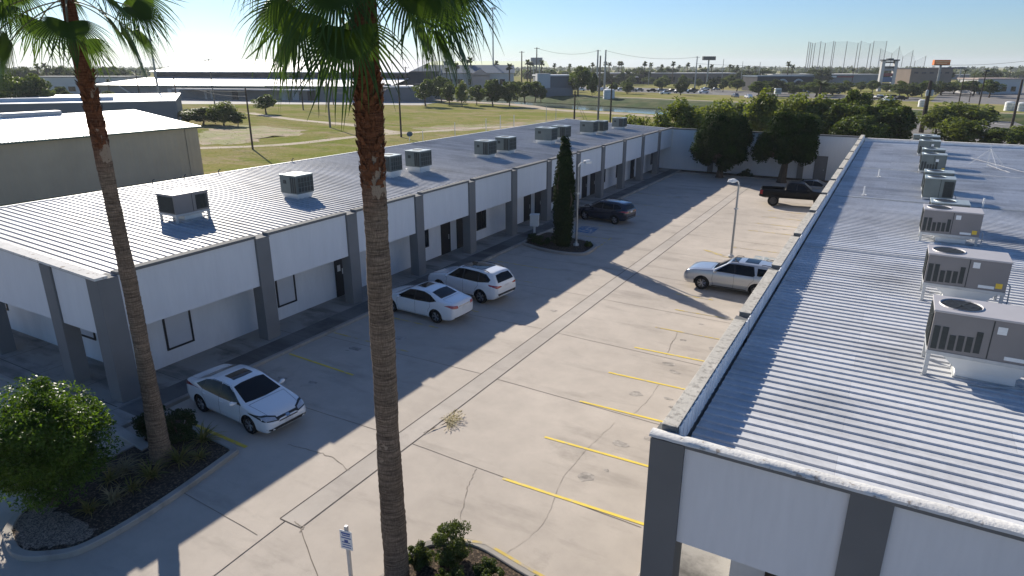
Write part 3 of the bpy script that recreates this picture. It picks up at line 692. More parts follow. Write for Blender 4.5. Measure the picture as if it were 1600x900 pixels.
condenser('condenser_unit', 'grey rooftop unit, left one of the far pair on the office roof', (-27.93, 65.10, 4.673), 1.5, 1.2, 1.05, .32, gl, plain=True)
condenser('condenser_unit', 'dark grilled rooftop unit, right one of the far pair on the office roof', (-27.54, 67.41, 4.655), 1.2, 1.2, .98, .3, gl)
condenser('condenser_unit', 'small dark rooftop unit standing alone at the far end of the office roof', (-27.64, 73.19, 4.660), 1.35, 1.2, .95, .28, gl)
gr_ = 'rooftop units on the near building'
RB = RZ + .0
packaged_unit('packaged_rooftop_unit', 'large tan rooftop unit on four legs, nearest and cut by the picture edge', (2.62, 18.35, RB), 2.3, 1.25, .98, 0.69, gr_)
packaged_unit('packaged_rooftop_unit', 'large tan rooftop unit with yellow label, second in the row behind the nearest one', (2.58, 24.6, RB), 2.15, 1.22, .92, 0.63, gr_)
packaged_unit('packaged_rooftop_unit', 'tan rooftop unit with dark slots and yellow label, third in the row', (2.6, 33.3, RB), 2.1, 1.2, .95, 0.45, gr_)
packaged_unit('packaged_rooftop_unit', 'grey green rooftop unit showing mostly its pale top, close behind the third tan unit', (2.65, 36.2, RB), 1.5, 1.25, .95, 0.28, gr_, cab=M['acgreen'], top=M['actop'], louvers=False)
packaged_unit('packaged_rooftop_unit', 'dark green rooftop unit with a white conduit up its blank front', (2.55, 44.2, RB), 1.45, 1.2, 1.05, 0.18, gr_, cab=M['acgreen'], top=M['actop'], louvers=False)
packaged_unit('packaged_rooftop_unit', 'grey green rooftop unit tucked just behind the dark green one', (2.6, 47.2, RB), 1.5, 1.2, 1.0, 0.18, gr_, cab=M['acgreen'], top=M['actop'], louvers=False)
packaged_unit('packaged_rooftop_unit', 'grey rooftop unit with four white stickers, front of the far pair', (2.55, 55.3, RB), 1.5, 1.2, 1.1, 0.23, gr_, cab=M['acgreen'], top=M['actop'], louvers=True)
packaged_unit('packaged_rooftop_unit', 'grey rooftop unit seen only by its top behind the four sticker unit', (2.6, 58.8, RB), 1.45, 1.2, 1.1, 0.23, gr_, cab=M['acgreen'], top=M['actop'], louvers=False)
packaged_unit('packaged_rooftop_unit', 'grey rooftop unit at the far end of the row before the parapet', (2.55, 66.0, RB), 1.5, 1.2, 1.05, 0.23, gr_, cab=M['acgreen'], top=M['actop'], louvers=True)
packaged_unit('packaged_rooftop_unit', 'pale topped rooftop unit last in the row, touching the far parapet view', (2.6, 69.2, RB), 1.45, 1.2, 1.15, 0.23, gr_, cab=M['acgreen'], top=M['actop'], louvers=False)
t = thing('switchgear_cabinet', 'wide plain grey cabinet standing beyond the far parapet of the near building', 'cabinet', (2.5, 79.0, 0))
b = MB(); b.box(-.98, -.4, 0, .98, .4, 4.95); b.build('cabinet', M['acgreen'], t, bevel=.02)
b = MB(); b.box(-1.02, -.44, 4.95, 1.02, .44, 5.0); b.build('lid', M['actop'], t)
b = MB(); b.box(-.8, -.43, 4.2, -.2, -.402, 4.6); b.build('vent', M['acdark'], t)
# pipes and antenna on the roofs
t = thing('roof_antenna', 'thin white guyed pole on the near building roof right of the rooftop units', 'antenna', (6.3, 61, RB))
b = MB(); b.tube([(0,0,0),(0,0,1.6)], .03, 6); b.build('mast', M['whitemetal'], t)
for dx, dy in ((1.1,.6),(-1.1,.7),(.5,-1.2)):
    b = MB(); b.tube([(0,0,1.35),(dx,dy,.05)], .018, 5); b.build('guy', M['whitemetal'], t)
for q, lb in (((-1.1, 43.5), 'slim white vent pipe on the near roof left of the dark green unit'), ((-.6, 51.5), 'slim white vent pipe on the near roof by the parapet shadow'), ((4.6, 42.5), 'slim white vent pipe right of the dark green unit on the near roof')):
    t = thing('vent_pipe', lb, 'vent pipe', (q[0], q[1], RB), group='vent pipes on the near roof')
    b = MB(); b.tube([(0,0,0),(0,0,.55)], .045, 8); b.build('pipe', M['whitemetal'], t); b = MB(); b.lathe([(.05,.02),(.16,.06)], 10); b.build('flashing', M['whitemetal'], t)
t = thing('satellite_dish', 'small grey satellite dish on the far edge of the office roof', 'satellite dish', tuple(G(640, 221, 5.1)))
b = MB(); b.tube([(0,0,0),(0,0,.5)], .03, 6); b.build('mast', M['galv'], t)
b = MB(); b.lathe([(0,0),(.1,.015),(.2,.05),(.27,.1)], 16); o = b.build('reflector', M['acgreen'], t); o.location = (.1,-.05,.6); o.rotation_euler = (R(50), 0, R(30))
for i, yy in enumerate((22.6, 24.6, 27.0, 33, 42)):
    t = thing('roof_bracket', ('small upright bracket on the rear eave of the office roof before the grass, number %s along' % ['first','second','third','fourth','fifth'][i]).replace('number ', ''), 'bracket', (-36.65, yy, 5.1), group='brackets on the rear eave')
    b = MB(); b.tube([(0,0,0),(0,0,.16)], .035, 6); b.tube([(0,0,.16),(.1,.08,.24)], .03, 6); b.build('bracket', M['acdark'], t)

# ------------------------------------------------------------------ vehicles
def lerp_prof(P, xs, sm=.05):
    P = sorted(P); px = [p[0] for p in P]; pz = [p[1] for p in P]
    if sm <= 0: return np.interp(xs, px, pz)
    acc = 0; ks = np.linspace(-1, 1, 9); wts = 1 - np.abs(ks)*.8
    for k, w_ in zip(ks, wts): acc = acc + w_*np.interp(np.clip(xs + k*sm, px[0], px[-1]), px, pz)
    return acc / wts.sum()
def paint(name, col, rough=.25, metal=0.0): return mat(name, col, rough, metal, var=0, coat=1.0)
PAINT = {'white': paint('car_paint_white', (.72, .73, .74)), 'silver': paint('car_paint_silver', (.46, .47, .48), .3, .55), 'navy': paint('car_paint_navy', (.008, .012, .03), .25, .2),
         'black': mat('car_paint_black', (.004, .004, .005), .35, 0, var=0, spec=.12, coat=.06), 'grey': paint('car_paint_grey', (.12, .125, .13), .3, .4), 'red': paint('car_paint_red', (.25, .02, .02))}
M['carglass'] = mat('car_glass', (.004, .005, .006), .06, var=0, spec=.28)
M['tyre'] = mat('tyre_rubber', (.018, .018, .018), .85, var=.1, scale=8)
M['rim'] = mat('alloy_rim', (.36, .36, .37), .35, .7, var=.1, scale=8)
M['rimdark'] = mat('alloy_rim_dark', (.08, .08, .085), .35, .6, var=.1, scale=8)
M['well'] = mat('wheel_well', (.01, .01, .01), .9, var=0)
M['plastic'] = mat('black_plastic', (.018, .018, .019), .6, var=0)
M['headlight'] = mat('headlight_lens', (.45, .47, .5), .1, .3, var=.15, scale=20, coat=1)
M['taillight'] = mat('taillight_lens', (.30, .012, .015), .15, var=.1, scale=20, coat=1)
M['chrome'] = mat('chrome', (.6, .6, .6), .15, 1.0, var=0)
M['seam'] = mat('panel_gap', (.03, .03, .032), .8, var=0)
M['plate'] = mat('number_plate', (.55, .56, .58), .5, var=.1, scale=30)

def section(x, w, zb, zs, zt):
    hc = max(zt - zs, .02); wr = w*.965 - .03 - .36*hc*min(1, hc/.35); dr = min(.06, hc*.30); q = []
    q += [(0, zb), (w*.7, zb), (w*.93, zb+.025), (w*.985, zb+.11), (w, zb+.42*(zs-zb)), (w*.996, zb+.72*(zs-zb)), (w*.985, zs-.06*min(1,(zs-zb)/.3)), (w*.96, zs)]
    for k in (.14, .5, .86): q.append((w*.96 + (wr - w*.96)*k + .012*sin(pi*k), zs + (hc-dr)*k))
    q += [(wr, zt-dr), (wr-.04, zt-dr*.55), (wr*.78, zt-dr*.28), (wr*.42, zt-dr*.06), (0, zt)]
    return q
def make_car(name, label, spec, pnt, loc, rz, group=None, rimmat='rim', detail=True):
    root = thing(name, label, spec.get('cat', 'car'), loc, rz, group)
    Lh = spec['L']/2; hw = spec['W']/2
    xs = np.concatenate([[-Lh], np.linspace(-Lh+.015, -Lh+.3, 8), np.arange(-Lh+.36, Lh-.33, .065), np.linspace(Lh-.3, Lh-.015, 8), [Lh]])
    top = lerp_prof(spec['top'], xs, spec.get('sm', .07)); bot = lerp_prof(spec['bot'], xs); belt = lerp_prof(spec['belt'], xs, .1)
    e = np.minimum(xs + Lh, Lh - xs); w = hw * np.interp(e, [0, .04, .12, .3, .7, 1.1], [spec.get('endw', .74), .82, .90, .955, .99, 1.0])
    V = []; K = None
    for i, x in enumerate(xs):
        zt = max(top[i], bot[i] + .12); zs = min(belt[i], zt - .03); zs = max(zs, bot[i] + .08)
        sec = section(x, w[i], bot[i], zs, zt)
        full = sec + [(-y, z) for y, z in reversed(sec[1:-1])]
        K = len(full); V += [(x, y, z) for y, z in full]
    n = len(xs); F = []
    for i in range(n-1):
        for k in range(K): F.append((i*K+k, i*K+(k+1) % K, (i+1)*K+(k+1) % K, (i+1)*K+k))
    F += [tuple(range(K-1, -1, -1)), tuple(range((n-1)*K, n*K))]
    b = MB(); b.add(V, F); body = b.build('body', [pnt, M['well']], root)
    bvh_bm = bmesh.new(); bvh_bm.from_mesh(body.data); bvh = BVHTree.FromBMesh(bvh_bm)
    wr_, wxs, wz = spec['wr'], spec['wx'], spec['wr']
    # wheel wells (and a load bed) cut out of the shell
    cut = MB(); cut.mi = 0
    for x in wxs:
        for s in (-1, 1):
            cut.add(*(lambda rr=wr_+.055, y0=s*(hw-.27), y1=s*(hw+.2): ([(x+rr*cos(a*pi/14), y, wz+rr*sin(a*pi/14)) for y in (y0, y1) for a in range(28)],
                    [tuple(range(28)), tuple(range(55, 27, -1))] + [(a, (a+1) % 28, 28+(a+1) % 28, 28+a) for a in range(28)]))())
    if 'bed' in spec: x0, x1, z0 = spec['bed']; cut.box(x0, -hw+.17, z0, x1, hw-.17, 3)
    co = cut.build('cutter', M['well'], root); co.data.materials.clear(); co.data.materials.append(M['well']); co.data.materials.append(M['well'])
    co.data.polygons.foreach_set('material_index', [1]*len(co.data.polygons)); co.data.update()
    md = body.modifiers.new('wells', 'BOOLEAN'); md.operation = 'DIFFERENCE'; md.object = co; md.solver = 'EXACT'
    dg = bpy.context.evaluated_depsgraph_get(); dg.update(); me = bpy.data.meshes.new_from_object(body.evaluated_get(dg)); body.modifiers.clear()
    me.materials.clear(); me.materials.append(pnt); me.materials.append(M['well'])
    body.data = me; me.name = 'body'; bpy.data.objects.remove(co)
    for pl_ in me.polygons:
        q = pl_.center
        if abs(q.y) < hw+.02 and any(math.hypot(q.x-x, q.z-wz) < wr_+.0545 for x in wxs): pl_.material_index = 1
        if 'bed' in spec and spec['bed'][0]-.01 < q.x < spec['bed'][1]+.01 and abs(q.y) < hw-.16 and q.z < 1.40 and q.z > spec['bed'][2]-.01: pl_.material_index = 1
    me.polygons.foreach_set('use_smooth', [True]*len(me.polygons)); me.set_sharp_from_angle(angle=R(38))
    def shell(nm, polys, axis, m, off=.004, parent=None, step=.07, thick=0):
        """panes, lamps and gaps: pieces laid on the bodywork, projected along an axis"""
        mb = MB()
        for poly in polys:
            pts = []; 
            for i in range(len(poly)):
                a, c_ = Vector(poly[i]), Vector(poly[(i+1) % len(poly)]); k = max(1, int((c_-a).length/step))
                pts += [a + (c_-a)*(j_/k) for j_ in range(k)]
            nb = len(pts); us = [p.x for p in pts]; vs_ = [p.y for p in pts]
            inner = []
            u = min(us) + step*.5
            while u < max(us):
                v = min(vs_) + step*.5
                while v < max(vs_):
                    ins = False; jx = nb-1
                    for ii in range(nb):
                        if (vs_[ii] > v) != (vs_[jx] > v) and u < (us[jx]-us[ii])*(v-vs_[ii])/(vs_[jx]-vs_[ii]+1e-12)+us[ii]: ins = not ins
                        jx = ii
                    if ins and min((p - Vector((u, v))).length for p in pts) > step*.35: inner.append(Vector((u, v)))
                    v += step
                u += step
            res = delaunay_2d_cdt([p for p in pts] + inner, [(i, (i+1) % nb) for i in range(nb)], [list(range(nb))], 1, 1e-6)
            P3 = []; ok = []
            for p in res[0]:
                if axis == 'y+': o_, d_ = Vector((p.x, 3, p.y)), Vector((0, -1, 0))
                elif axis == 'y-': o_, d_ = Vector((p.x, -3, p.y)), Vector((0, 1, 0))
                elif axis == 'z': o_, d_ = Vector((p.x, p.y, 4)), Vector((0, 0, -1))
                elif axis == 'x+': o_, d_ = Vector((5, p.x, p.y)), Vector((-1, 0, 0))
                else: o_, d_ = Vector((-5, p.x, p.y)), Vector((1, 0, 0))
                h, nr, _, _ = bvh.ray_cast(o_, d_)
                if h is None: P3.append(Vector((0, 0, 0))); ok.append(False)
                else:
                    if nr.dot(d_) > 0: nr = -nr
                    P3.append(h + nr*off); ok.append(True)
            mb.add(P3, [tuple(f) for f in res[2] if all(ok[i] for i in f)])
        return mb.build(nm, m, parent or root, smooth=True, angle=40)
    bvh_bm.free
    for nm, polys, axis, mk, off in spec['shells']:
        if axis == 'side':
            for ax in ('y+', 'y-'):
                for poly in polys: shell(nm, [poly], ax, M[mk], off)
        elif axis == 'pair_f' or axis == 'pair_r':
            ax = 'x+' if axis == 'pair_f' else 'x-'
            for s in (-1, 1): shell(nm, [[(s*p[0], p[1]) for p in poly] for poly in polys], ax, M[mk], off, step=.04)
        elif axis == 'gap':
            for ax in ('y+', 'y-'):
                qs = []
                for ln in polys:
                    for a, c_ in zip(ln[:-1], ln[1:]):
                        a = Vector(a); c_ = Vector(c_); t_ = (c_-a).normalized(); nr = Vector((-t_.y, t_.x))*.006; qs.append([a+nr, c_+nr, c_-nr, a-nr])
                shell(nm, qs, ax, M[mk], off, step=.05)
        else: shell(nm, polys, axis, M[mk], off)
    # wheels
    for x in wxs:
        for s in (-1, 1):
            r_ = wr_; tw = .105
            t = MB(); t.lathe([(r_*.66, tw), (r_*.9, tw), (r_*.975, tw*.8), (r_, tw*.45), (r_, -tw*.45), (r_*.975, -tw*.8), (r_*.9, -tw), (r_*.66, -tw), (r_*.66, tw)], 30, 'y')
            wl = t.build('wheel', M['tyre'], root, smooth=True, angle=40); wl.location = (x, s*(hw-.12), wz)
            q = MB(); q.lathe([(r_*.68, s*tw*.78), (r_*.64, s*tw*.86), (r_*.60, s*tw*.55), (r_*.60, -s*tw*.2), (0, -s*tw*.2)], 30, 'y'); q.build('rim', M['rimdark'], wl, smooth=True, angle=40)
            q = MB(); ns = spec.get('spokes', 5)
            for k in range(ns):
                for dlt in (-.16, .16):
                    th = 2*pi*k/ns; a0 = th + dlt*.6; a1 = th + dlt*1.5
                    q.tube([(r_*.1*cos(th), s*tw*.60, r_*.1*sin(th)), (r_*.40*cos(a0), s*tw*.66, r_*.40*sin(a0)), (r_*.63*cos(a1), s*tw*.72, r_*.63*sin(a1))], [r_*.06, r_*.05, r_*.055], 5)
            q.lathe([(0, s*tw*.74), (r_*.13, s*tw*.70), (r_*.15, s*tw*.5)], 14, 'y'); q.build('spokes', M[rimmat], wl, smooth=True, angle=40)
    # mirrors
    mx, mz = spec['mirror']
    for s in (-1, 1):
        q = MB(); q.tube([(mx, s*(hw-.06), mz-.02), (mx-.01, s*(hw+.05), mz), (mx-.02, s*(hw+.12), mz+.02), (mx-.02, s*(hw+.21), mz+.03)], [.03, .06, .085, .05], 8); q.build('mirror', pnt, root, smooth=True, angle=60)
    for hx_, hz in spec.get('handles', ()):
        for s in (-1, 1):
            h, nr, _, _ = bvh.ray_cast(Vector((hx_, s*3, hz)), Vector((0, -s, 0)))
            if h is None: continue
            q = MB(); q.box(hx_-.09, h.y-.01*s, hz-.016, hx_+.09, h.y+.025*s, hz+.016); q.build('door_handle', pnt if spec.get('hpaint', 1) else M['plastic'], root, bevel=.008)
    for (x0, x1, yk) in spec.get('rails', ()):
        for s in (-1, 1):
            pts = []
            for k in range(9):
                x = x0 + (x1-x0)*k/8; h, *_ = bvh.ray_cast(Vector((x, s*yk, 4)), Vector((0, 0, -1))); pts.append((x, s*yk, h.z + (.012 if k in (0, 8) else .055)))
            q = MB(); q.tube(pts, .018, 6); q.build('roof_rail', M['plastic'], root, smooth=True, angle=60)
    return root
def side_glass(top, belt, pillars, inset=.055):
    pass
SEDAN = dict(L=4.58, W=1.78, wr=.325, wx=(-1.33, 1.34), endw=.72, mirror=(.78, .98), cat='car', sm=.10,
    top=[(-2.29,.86),(-2.26,1.0),(-2.15,1.06),(-1.85,1.09),(-1.62,1.13),(-.95,1.38),(-.55,1.44),(-.1,1.45),(.25,1.40),(1.16,.97),(1.5,.90),(1.95,.80),(2.18,.70),(2.29,.56)],
    bot=[(-2.29,.42),(-2.15,.27),(-1.8,.21),(1.8,.19),(2.15,.20),(2.29,.30)],
    belt=[(-2.29,.90),(-1.6,1.0),(-1.0,.99),(1.1,.87),(1.7,.78),(2.1,.68),(2.29,.50)],
    shells=[('windshield', [[(1.08,-.70),(1.13,-.35),(1.15,0),(1.13,.35),(1.08,.70),(.36,.58),(.33,.3),(.33,-.3),(.36,-.58)]], 'z', 'carglass', .005),
            ('rear_window', [[(-1.55,-.60),(-1.58,0),(-1.55,.60),(-.98,.55),(-.95,0),(-.98,-.55)]], 'z', 'carglass', .005),
            ('sunroof', [[(-.42,-.38),(-.42,.38),(.08,.38),(.10,0),(.08,-.38)]], 'z', 'carglass', .006),
            ('window_trim', [[(1.03,.925),(.26,1.36),(-.10,1.395),(-.62,1.388),(-1.0,1.30),(-1.45,1.085),(-1.08,.985),(-.14,.935)]], 'side', 'black', .0035),
            ('side_window', [[(1.0,.935),(.24,1.345),(-.10,1.375),(-.12,.955)],[(-.17,.96),(-.15,1.378),(-.62,1.37),(-.95,1.30),(-1.06,1.0)],[(-1.10,1.01),(-.98,1.29),(-1.40,1.10)]], 'side', 'carglass', .005),
            ('door_seam', [[(.95,.93),(.98,.6),(.88,.3)],[(-.155,.97),(-.17,.6),(-.16,.3)],[(-1.06,1.02),(-1.1,.8),(-.98,.62),(-.93,.5)],[(.9,.28),(-.9,.28)]], 'gap', 'seam', .003),
            ('hood_seam', [[(1.22,-.70),(1.22,.70),(1.235,.70),(1.235,-.70)],[(1.23,.70),(2.02,.60),(2.02,.588),(1.23,.688)],[(1.23,-.70),(2.02,-.60),(2.02,-.588),(1.23,-.688)]], 'z', 'seam', .003),
            ('trunk_seam', [[(-1.66,-.62),(-1.66,.62),(-1.672,.62),(-1.672,-.62)],[(-1.66,.62),(-2.18,.58),(-2.18,.57),(-1.66,.61)],[(-1.66,-.62),(-2.18,-.58),(-2.18,-.57),(-1.66,-.61)]], 'z', 'seam', .003),
            ('headlight_rim', [[(.37,.575),(.82,.635),(.885,.80),(.66,.785),(.39,.71)]], 'pair_f', 'plastic', .006), ('headlight', [[(.42,.605),(.78,.66),(.83,.765),(.66,.75),(.44,.685)]], 'pair_f', 'headlight', .010),
            ('grille', [[(-.37,.53),(.37,.53),(.42,.67),(-.42,.67)]], 'x+', 'plastic', .006),
            ('emblem', [[(-.07,.585),(.07,.585),(.07,.655),(-.07,.655)]], 'x+', 'chrome', .012),
            ('air_intake', [[(-.66,.27),(.66,.27),(.80,.37),(.55,.40),(-.55,.40),(-.80,.37)]], 'x+', 'plastic', .006),
            ('license_plate', [[(-.16,.42),(.16,.42),(.16,.54),(-.16,.54)]], 'x+', 'plate', .02),
            ('taillight', [[(.46,.83),(.80,.86),(.87,.95),(.82,1.0),(.48,.95)]], 'pair_r', 'taillight', .008),
            ('license_plate', [[(-.16,.72),(.16,.72),(.16,.86),(-.16,.86)]], 'x-', 'plate', .012),
            ('trunk_trim', [[(-.42,.885),(.42,.885),(.42,.915),(-.42,.915)]], 'x-', 'chrome', .012),
            ('bumper_lower', [[(-.62,.30),(.62,.30),(.70,.40),(-.70,.40)]], 'x-', 'seam', .004)],
    handles=((-.02,.80),(-.98,.84)))
SEDAN2 = dict(SEDAN); SEDAN2.update(L=4.86, W=1.83, wx=(-1.39,1.39), wr=.33,
    top=[(-2.43,.84),(-2.40,1.0),(-2.30,1.07),(-1.95,1.10),(-1.72,1.13),(-.95,1.40),(-.55,1.46),(-.1,1.47),(.28,1.42),(1.22,.98),(1.6,.91),(2.05,.81),(2.3,.72),(2.43,.56)],
    bot=[(-2.43,.42),(-2.28,.27),(-1.9,.21),(1.9,.19),(2.25,.20),(2.43,.30)],
    belt=[(-2.43,.90),(-1.7,1.02),(-1.0,1.0),(1.1,.88),(1.8,.78),(2.2,.68),(2.43,.50)])
SUV = dict(L=4.78, W=1.89, wr=.365, wx=(-1.38,1.39), endw=.80, mirror=(.78,1.13), cat='car', sm=.08, spokes=5,
    top=[(-2.39,.95),(-2.37,1.12),(-2.28,1.30),(-2.02,1.62),(-1.9,1.66),(-1.3,1.71),(-.4,1.72),(.15,1.68),(.98,1.17),(1.3,1.12),(1.9,1.02),(2.2,.93),(2.36,.80),(2.39,.70)],
    bot=[(-2.39,.50),(-2.2,.34),(-1.8,.26),(1.8,.24),(2.2,.26),(2.39,.38)],
    belt=[(-2.39,1.04),(-1.7,1.10),(-1.0,1.08),(1.0,1.02),(1.8,.95),(2.2,.86),(2.39,.62)],
    shells=[('windshield', [[(.90,-.74),(.95,-.35),(.96,0),(.95,.35),(.90,.74),(.27,.60),(.24,0),(.27,-.60)]], 'z', 'carglass', .005),
            ('sunroof', [[(-1.35,-.46),(-1.35,.46),(.10,.47),(.12,0),(.10,-.47)]], 'z', 'carglass', .006),
            ('window_trim', [[(.82,1.11),(.19,1.575),(-.2,1.61),(-1.12,1.60),(-1.64,1.55),(-1.95,1.33),(-1.87,1.2),(-1.2,1.11)]], 'side', 'black', .0035),
            ('side_window', [[(.78,1.13),(.18,1.555),(-.16,1.59),(-.18,1.12)],[(-.26,1.12),(-.24,1.59),(-1.10,1.575),(-1.18,1.14)],[(-1.26,1.15),(-1.20,1.565),(-1.62,1.53),(-1.92,1.33),(-1.85,1.23)]], 'side', 'carglass', .005),
            ('rear_window', [[(-.64,1.20),(.64,1.20),(.60,1.38),(.52,1.54),(0,1.57),(-.52,1.54),(-.60,1.38)]], 'x-', 'carglass', .006),
            ('door_seam', [[(.85,1.08),(.9,.7),(.82,.4)],[(-.22,1.1),(-.24,.7),(-.22,.38)],[(-1.22,1.13),(-1.24,.95),(-1.06,.75),(-.95,.5)],[(.85,.37),(-.9,.37)]], 'gap', 'seam', .003),
            ('hood_seam', [[(1.03,-.74),(1.03,.74),(1.045,.74),(1.045,-.74)],[(1.04,.74),(2.1,.66),(2.1,.648),(1.04,.728)],[(1.04,-.74),(2.1,-.66),(2.1,-.648),(1.04,-.728)]], 'z', 'seam', .003),
            ('headlight', [[(.50,.78),(.84,.80),(.88,.90),(.54,.90)]], 'pair_f', 'headlight', .008),
            ('grille', [[(-.52,.58),(.52,.58),(.58,.84),(-.58,.84)]], 'x+', 'plastic', .006),
            ('bumper_lower', [[(-.70,.42),(.70,.42),(.70,.51),(-.70,.51)]], 'x+', 'plastic', .006),
            ('license_plate', [[(-.16,.52),(.16,.52),(.16,.64),(-.16,.64)]], 'x+', 'plate', .02),
            ('taillight', [[(.44,.98),(.80,.94),(.90,1.02),(.88,1.10),(.46,1.03)]], 'pair_r', 'taillight', .008),
            ('license_plate', [[(-.16,.93),(.16,.93),(.16,1.05),(-.16,1.05)]], 'x-', 'plate', .012),
            ('bumper_lower', [[(-.74,.525),(.74,.525),(.74,.65),(-.74,.65)]], 'x-', 'plastic', .006),
            ('skid_trim', [[(-.50,.54),(.50,.54),(.50,.575),(-.50,.575)]], 'x-', 'chrome', .014),
            ('sill_trim', [[(-.95,.27),(.95,.27),(.95,.36),(-.95,.36)]], 'side', 'plastic', .006)],
    handles=((-.12,.98),(-1.10,1.0)), rails=((-1.75,.0,.62),))
CUV = dict(SUV); CUV.update(L=4.55, W=1.85, wr=.35, wx=(-1.32,1.34),
    top=[(-2.28,.95),(-2.26,1.12),(-2.17,1.28),(-1.92,1.58),(-1.8,1.62),(-1.2,1.67),(-.4,1.68),(.15,1.63),(1.0,1.13),(1.3,1.08),(1.85,.99),(2.1,.90),(2.25,.78),(2.28,.70)],
    bot=[(-2.28,.50),(-2.1,.34),(-1.7,.26),(1.7,.24),(2.1,.26),(2.28,.38)], belt=[(-2.28,1.02),(-1.7,1.08),(-1.0,1.06),(1.0,1.0),(1.7,.93),(2.1,.84),(2.28,.62)])
CUV['shells'] = [s for s in SUV['shells'] if s[0] not in ('sunroof', 'rear_window', 'side_window', 'window_trim')] + [
    ('rear_window', [[(-.62,1.18),(.62,1.18),(.58,1.34),(.50,1.50),(0,1.53),(-.50,1.50),(-.58,1.34)]], 'x-', 'carglass', .006),
    ('window_trim', [[(.82,1.08),(.19,1.53),(-.2,1.56),(-1.1,1.55),(-1.57,1.51),(-1.86,1.30),(-1.77,1.17),(-1.15,1.08)]], 'side', 'black', .0035),
    ('side_window', [[(.78,1.10),(.18,1.51),(-.16,1.54),(-.18,1.10)],[(-.26,1.10),(-.24,1.54),(-1.05,1.53),(-1.13,1.12)],[(-1.20,1.12),(-1.14,1.52),(-1.55,1.49),(-1.82,1.30),(-1.75,1.2)]], 'side', 'carglass', .005)]
ACAD = dict(SUV); ACAD.update(L=4.92, W=1.92, wx=(-1.42,1.43), wr=.375, spokes=6,
    top=[(-2.46,.95),(-2.44,1.15),(-2.38,1.35),(-2.18,1.66),(-2.05,1.69),(-1.3,1.72),(-.4,1.73),(.1,1.69),(.92,1.20),(1.25,1.17),(1.95,1.10),(2.25,1.02),(2.43,.86),(2.46,.72)],
    bot=[(-2.46,.50),(-2.25,.34),(-1.85,.26),(1.85,.25),(2.25,.28),(2.46,.40)], belt=[(-2.46,1.08),(-1.7,1.12),(-1.0,1.10),(1.0,1.05),(1.8,1.02),(2.2,.94),(2.46,.66)],
    rails=((-2.0,-1.5,.60),(-.35,.05,.62)))
ACAD['shells'] = [s for s in SUV['shells'] if s[0] not in ('sunroof', 'side_window', 'window_trim')] + [
    ('sunroof', [[(-.30,-.44),(-.30,.44),(.06,.44),(.07,0),(.06,-.44)],[(-1.30,-.44),(-1.30,.44),(-.62,.44),(-.62,-.44)]], 'z', 'carglass', .006),
    ('window_trim', [[(.78,1.13),(.15,1.59),(-.2,1.62),(-1.15,1.61),(-1.27,1.2),(-1.2,1.12)]], 'side', 'black', .0035),
    ('side_window', [[(.74,1.16),(.14,1.57),(-.16,1.60),(-.18,1.14)],[(-.26,1.14),(-.24,1.60),(-1.12,1.59),(-1.22,1.20),(-1.16,1.15)],[(-1.36,1.20),(-1.34,1.56),(-1.95,1.54),(-2.02,1.30),(-1.5,1.18)]], 'side', 'carglass', .005)]
TRUCK = dict(L=5.75, W=2.0, wr=.46, wx=(-1.72,1.93), endw=.86, mirror=(.95,1.50), cat='pickup truck', sm=.05, bed=(-2.76,-.98,.95), spokes=6,
    top=[(-2.875,1.25),(-2.86,1.42),(-.90,1.44),(-.84,1.50),(-.72,2.0),(-.5,2.06),(.35,2.06),(.6,2.02),(1.28,1.50),(1.5,1.46),(2.5,1.38),(2.78,1.30),(2.875,1.05)],
    bot=[(-2.875,.80),(-2.4,.72),(2.3,.70),(2.7,.72),(2.875,.82)],
    belt=[(-2.875,1.36),(-1.0,1.38),(1.2,1.38),(2.4,1.30),(2.7,1.22),(2.875,1.0)],
    shells=[('windshield', [[(1.20,-.78),(1.24,0),(1.20,.78),(.64,.66),(.62,0),(.64,-.66)]], 'z', 'carglass', .005),
            ('window_trim', [[(1.1,1.48),(.57,1.92),(.1,1.95),(-.68,1.92),(-.78,1.48),(.04,1.45)]], 'side', 'black', .0035),
            ('side_window', [[(1.05,1.50),(.55,1.90),(.10,1.93),(.08,1.47)],[(.0,1.47),(.02,1.93),(-.66,1.90),(-.76,1.50)]], 'side', 'carglass', .005),
            ('rear_window', [[(-.62,1.55),(.62,1.55),(.56,1.88),(-.56,1.88)]], 'x-', 'carglass', .005),
            ('door_seam', [[(1.1,1.45),(1.15,1.0),(1.05,.75)],[(.04,1.47),(.02,.72)],[(-.78,1.45),(-.8,.75)]], 'gap', 'seam', .003),
            ('headlight', [[(.56,1.0),(.88,1.0),(.88,1.18),(.56,1.18)]], 'pair_f', 'headlight', .008),
            ('grille', [[(-.52,.92),(.52,.92),(.52,1.22),(-.52,1.22)]], 'x+', 'chrome', .006),
            ('taillight', [[(.80,.98),(.93,.98),(.93,1.32),(.80,1.32)]], 'pair_r', 'taillight', .010),
            ('bumper', [[(-.90,.70),(.90,.70),(.90,.86),(-.90,.86)]], 'x-', 'plastic', .06),
            ('license_plate', [[(-.16,.88),(.16,.88),(.16,1.0),(-.16,1.0)]], 'x-', 'plate', .012)],
    handles=((.16,1.30),(-.66,1.30)))
BAYG = 'cars parked in the court'
make_car('sedan_car', 'white sedan with sunroof facing out into the lot beside the planted kerb island', SEDAN, PAINT['white'], (-18.23, 13.22, 0), R(-3.5), BAYG, 'rim')
make_car('sedan_car', 'white sedan parked nose in, red tail lamps outward, partly behind the thick palm trunk', SEDAN2, PAINT['white'], (-18.80, 24.3, 0), R(177), BAYG)
make_car('suv_car', 'white SUV with long glass roof parked nose in beside the white sedan', SUV, PAINT['white'], (-18.35, 27.75, 0), R(173.5), BAYG)
make_car('suv_car', 'dark navy SUV parked nose in beyond the cypress and lamp post', CUV, PAINT['navy'], (-18.85, 47.8, 0), R(172), BAYG)
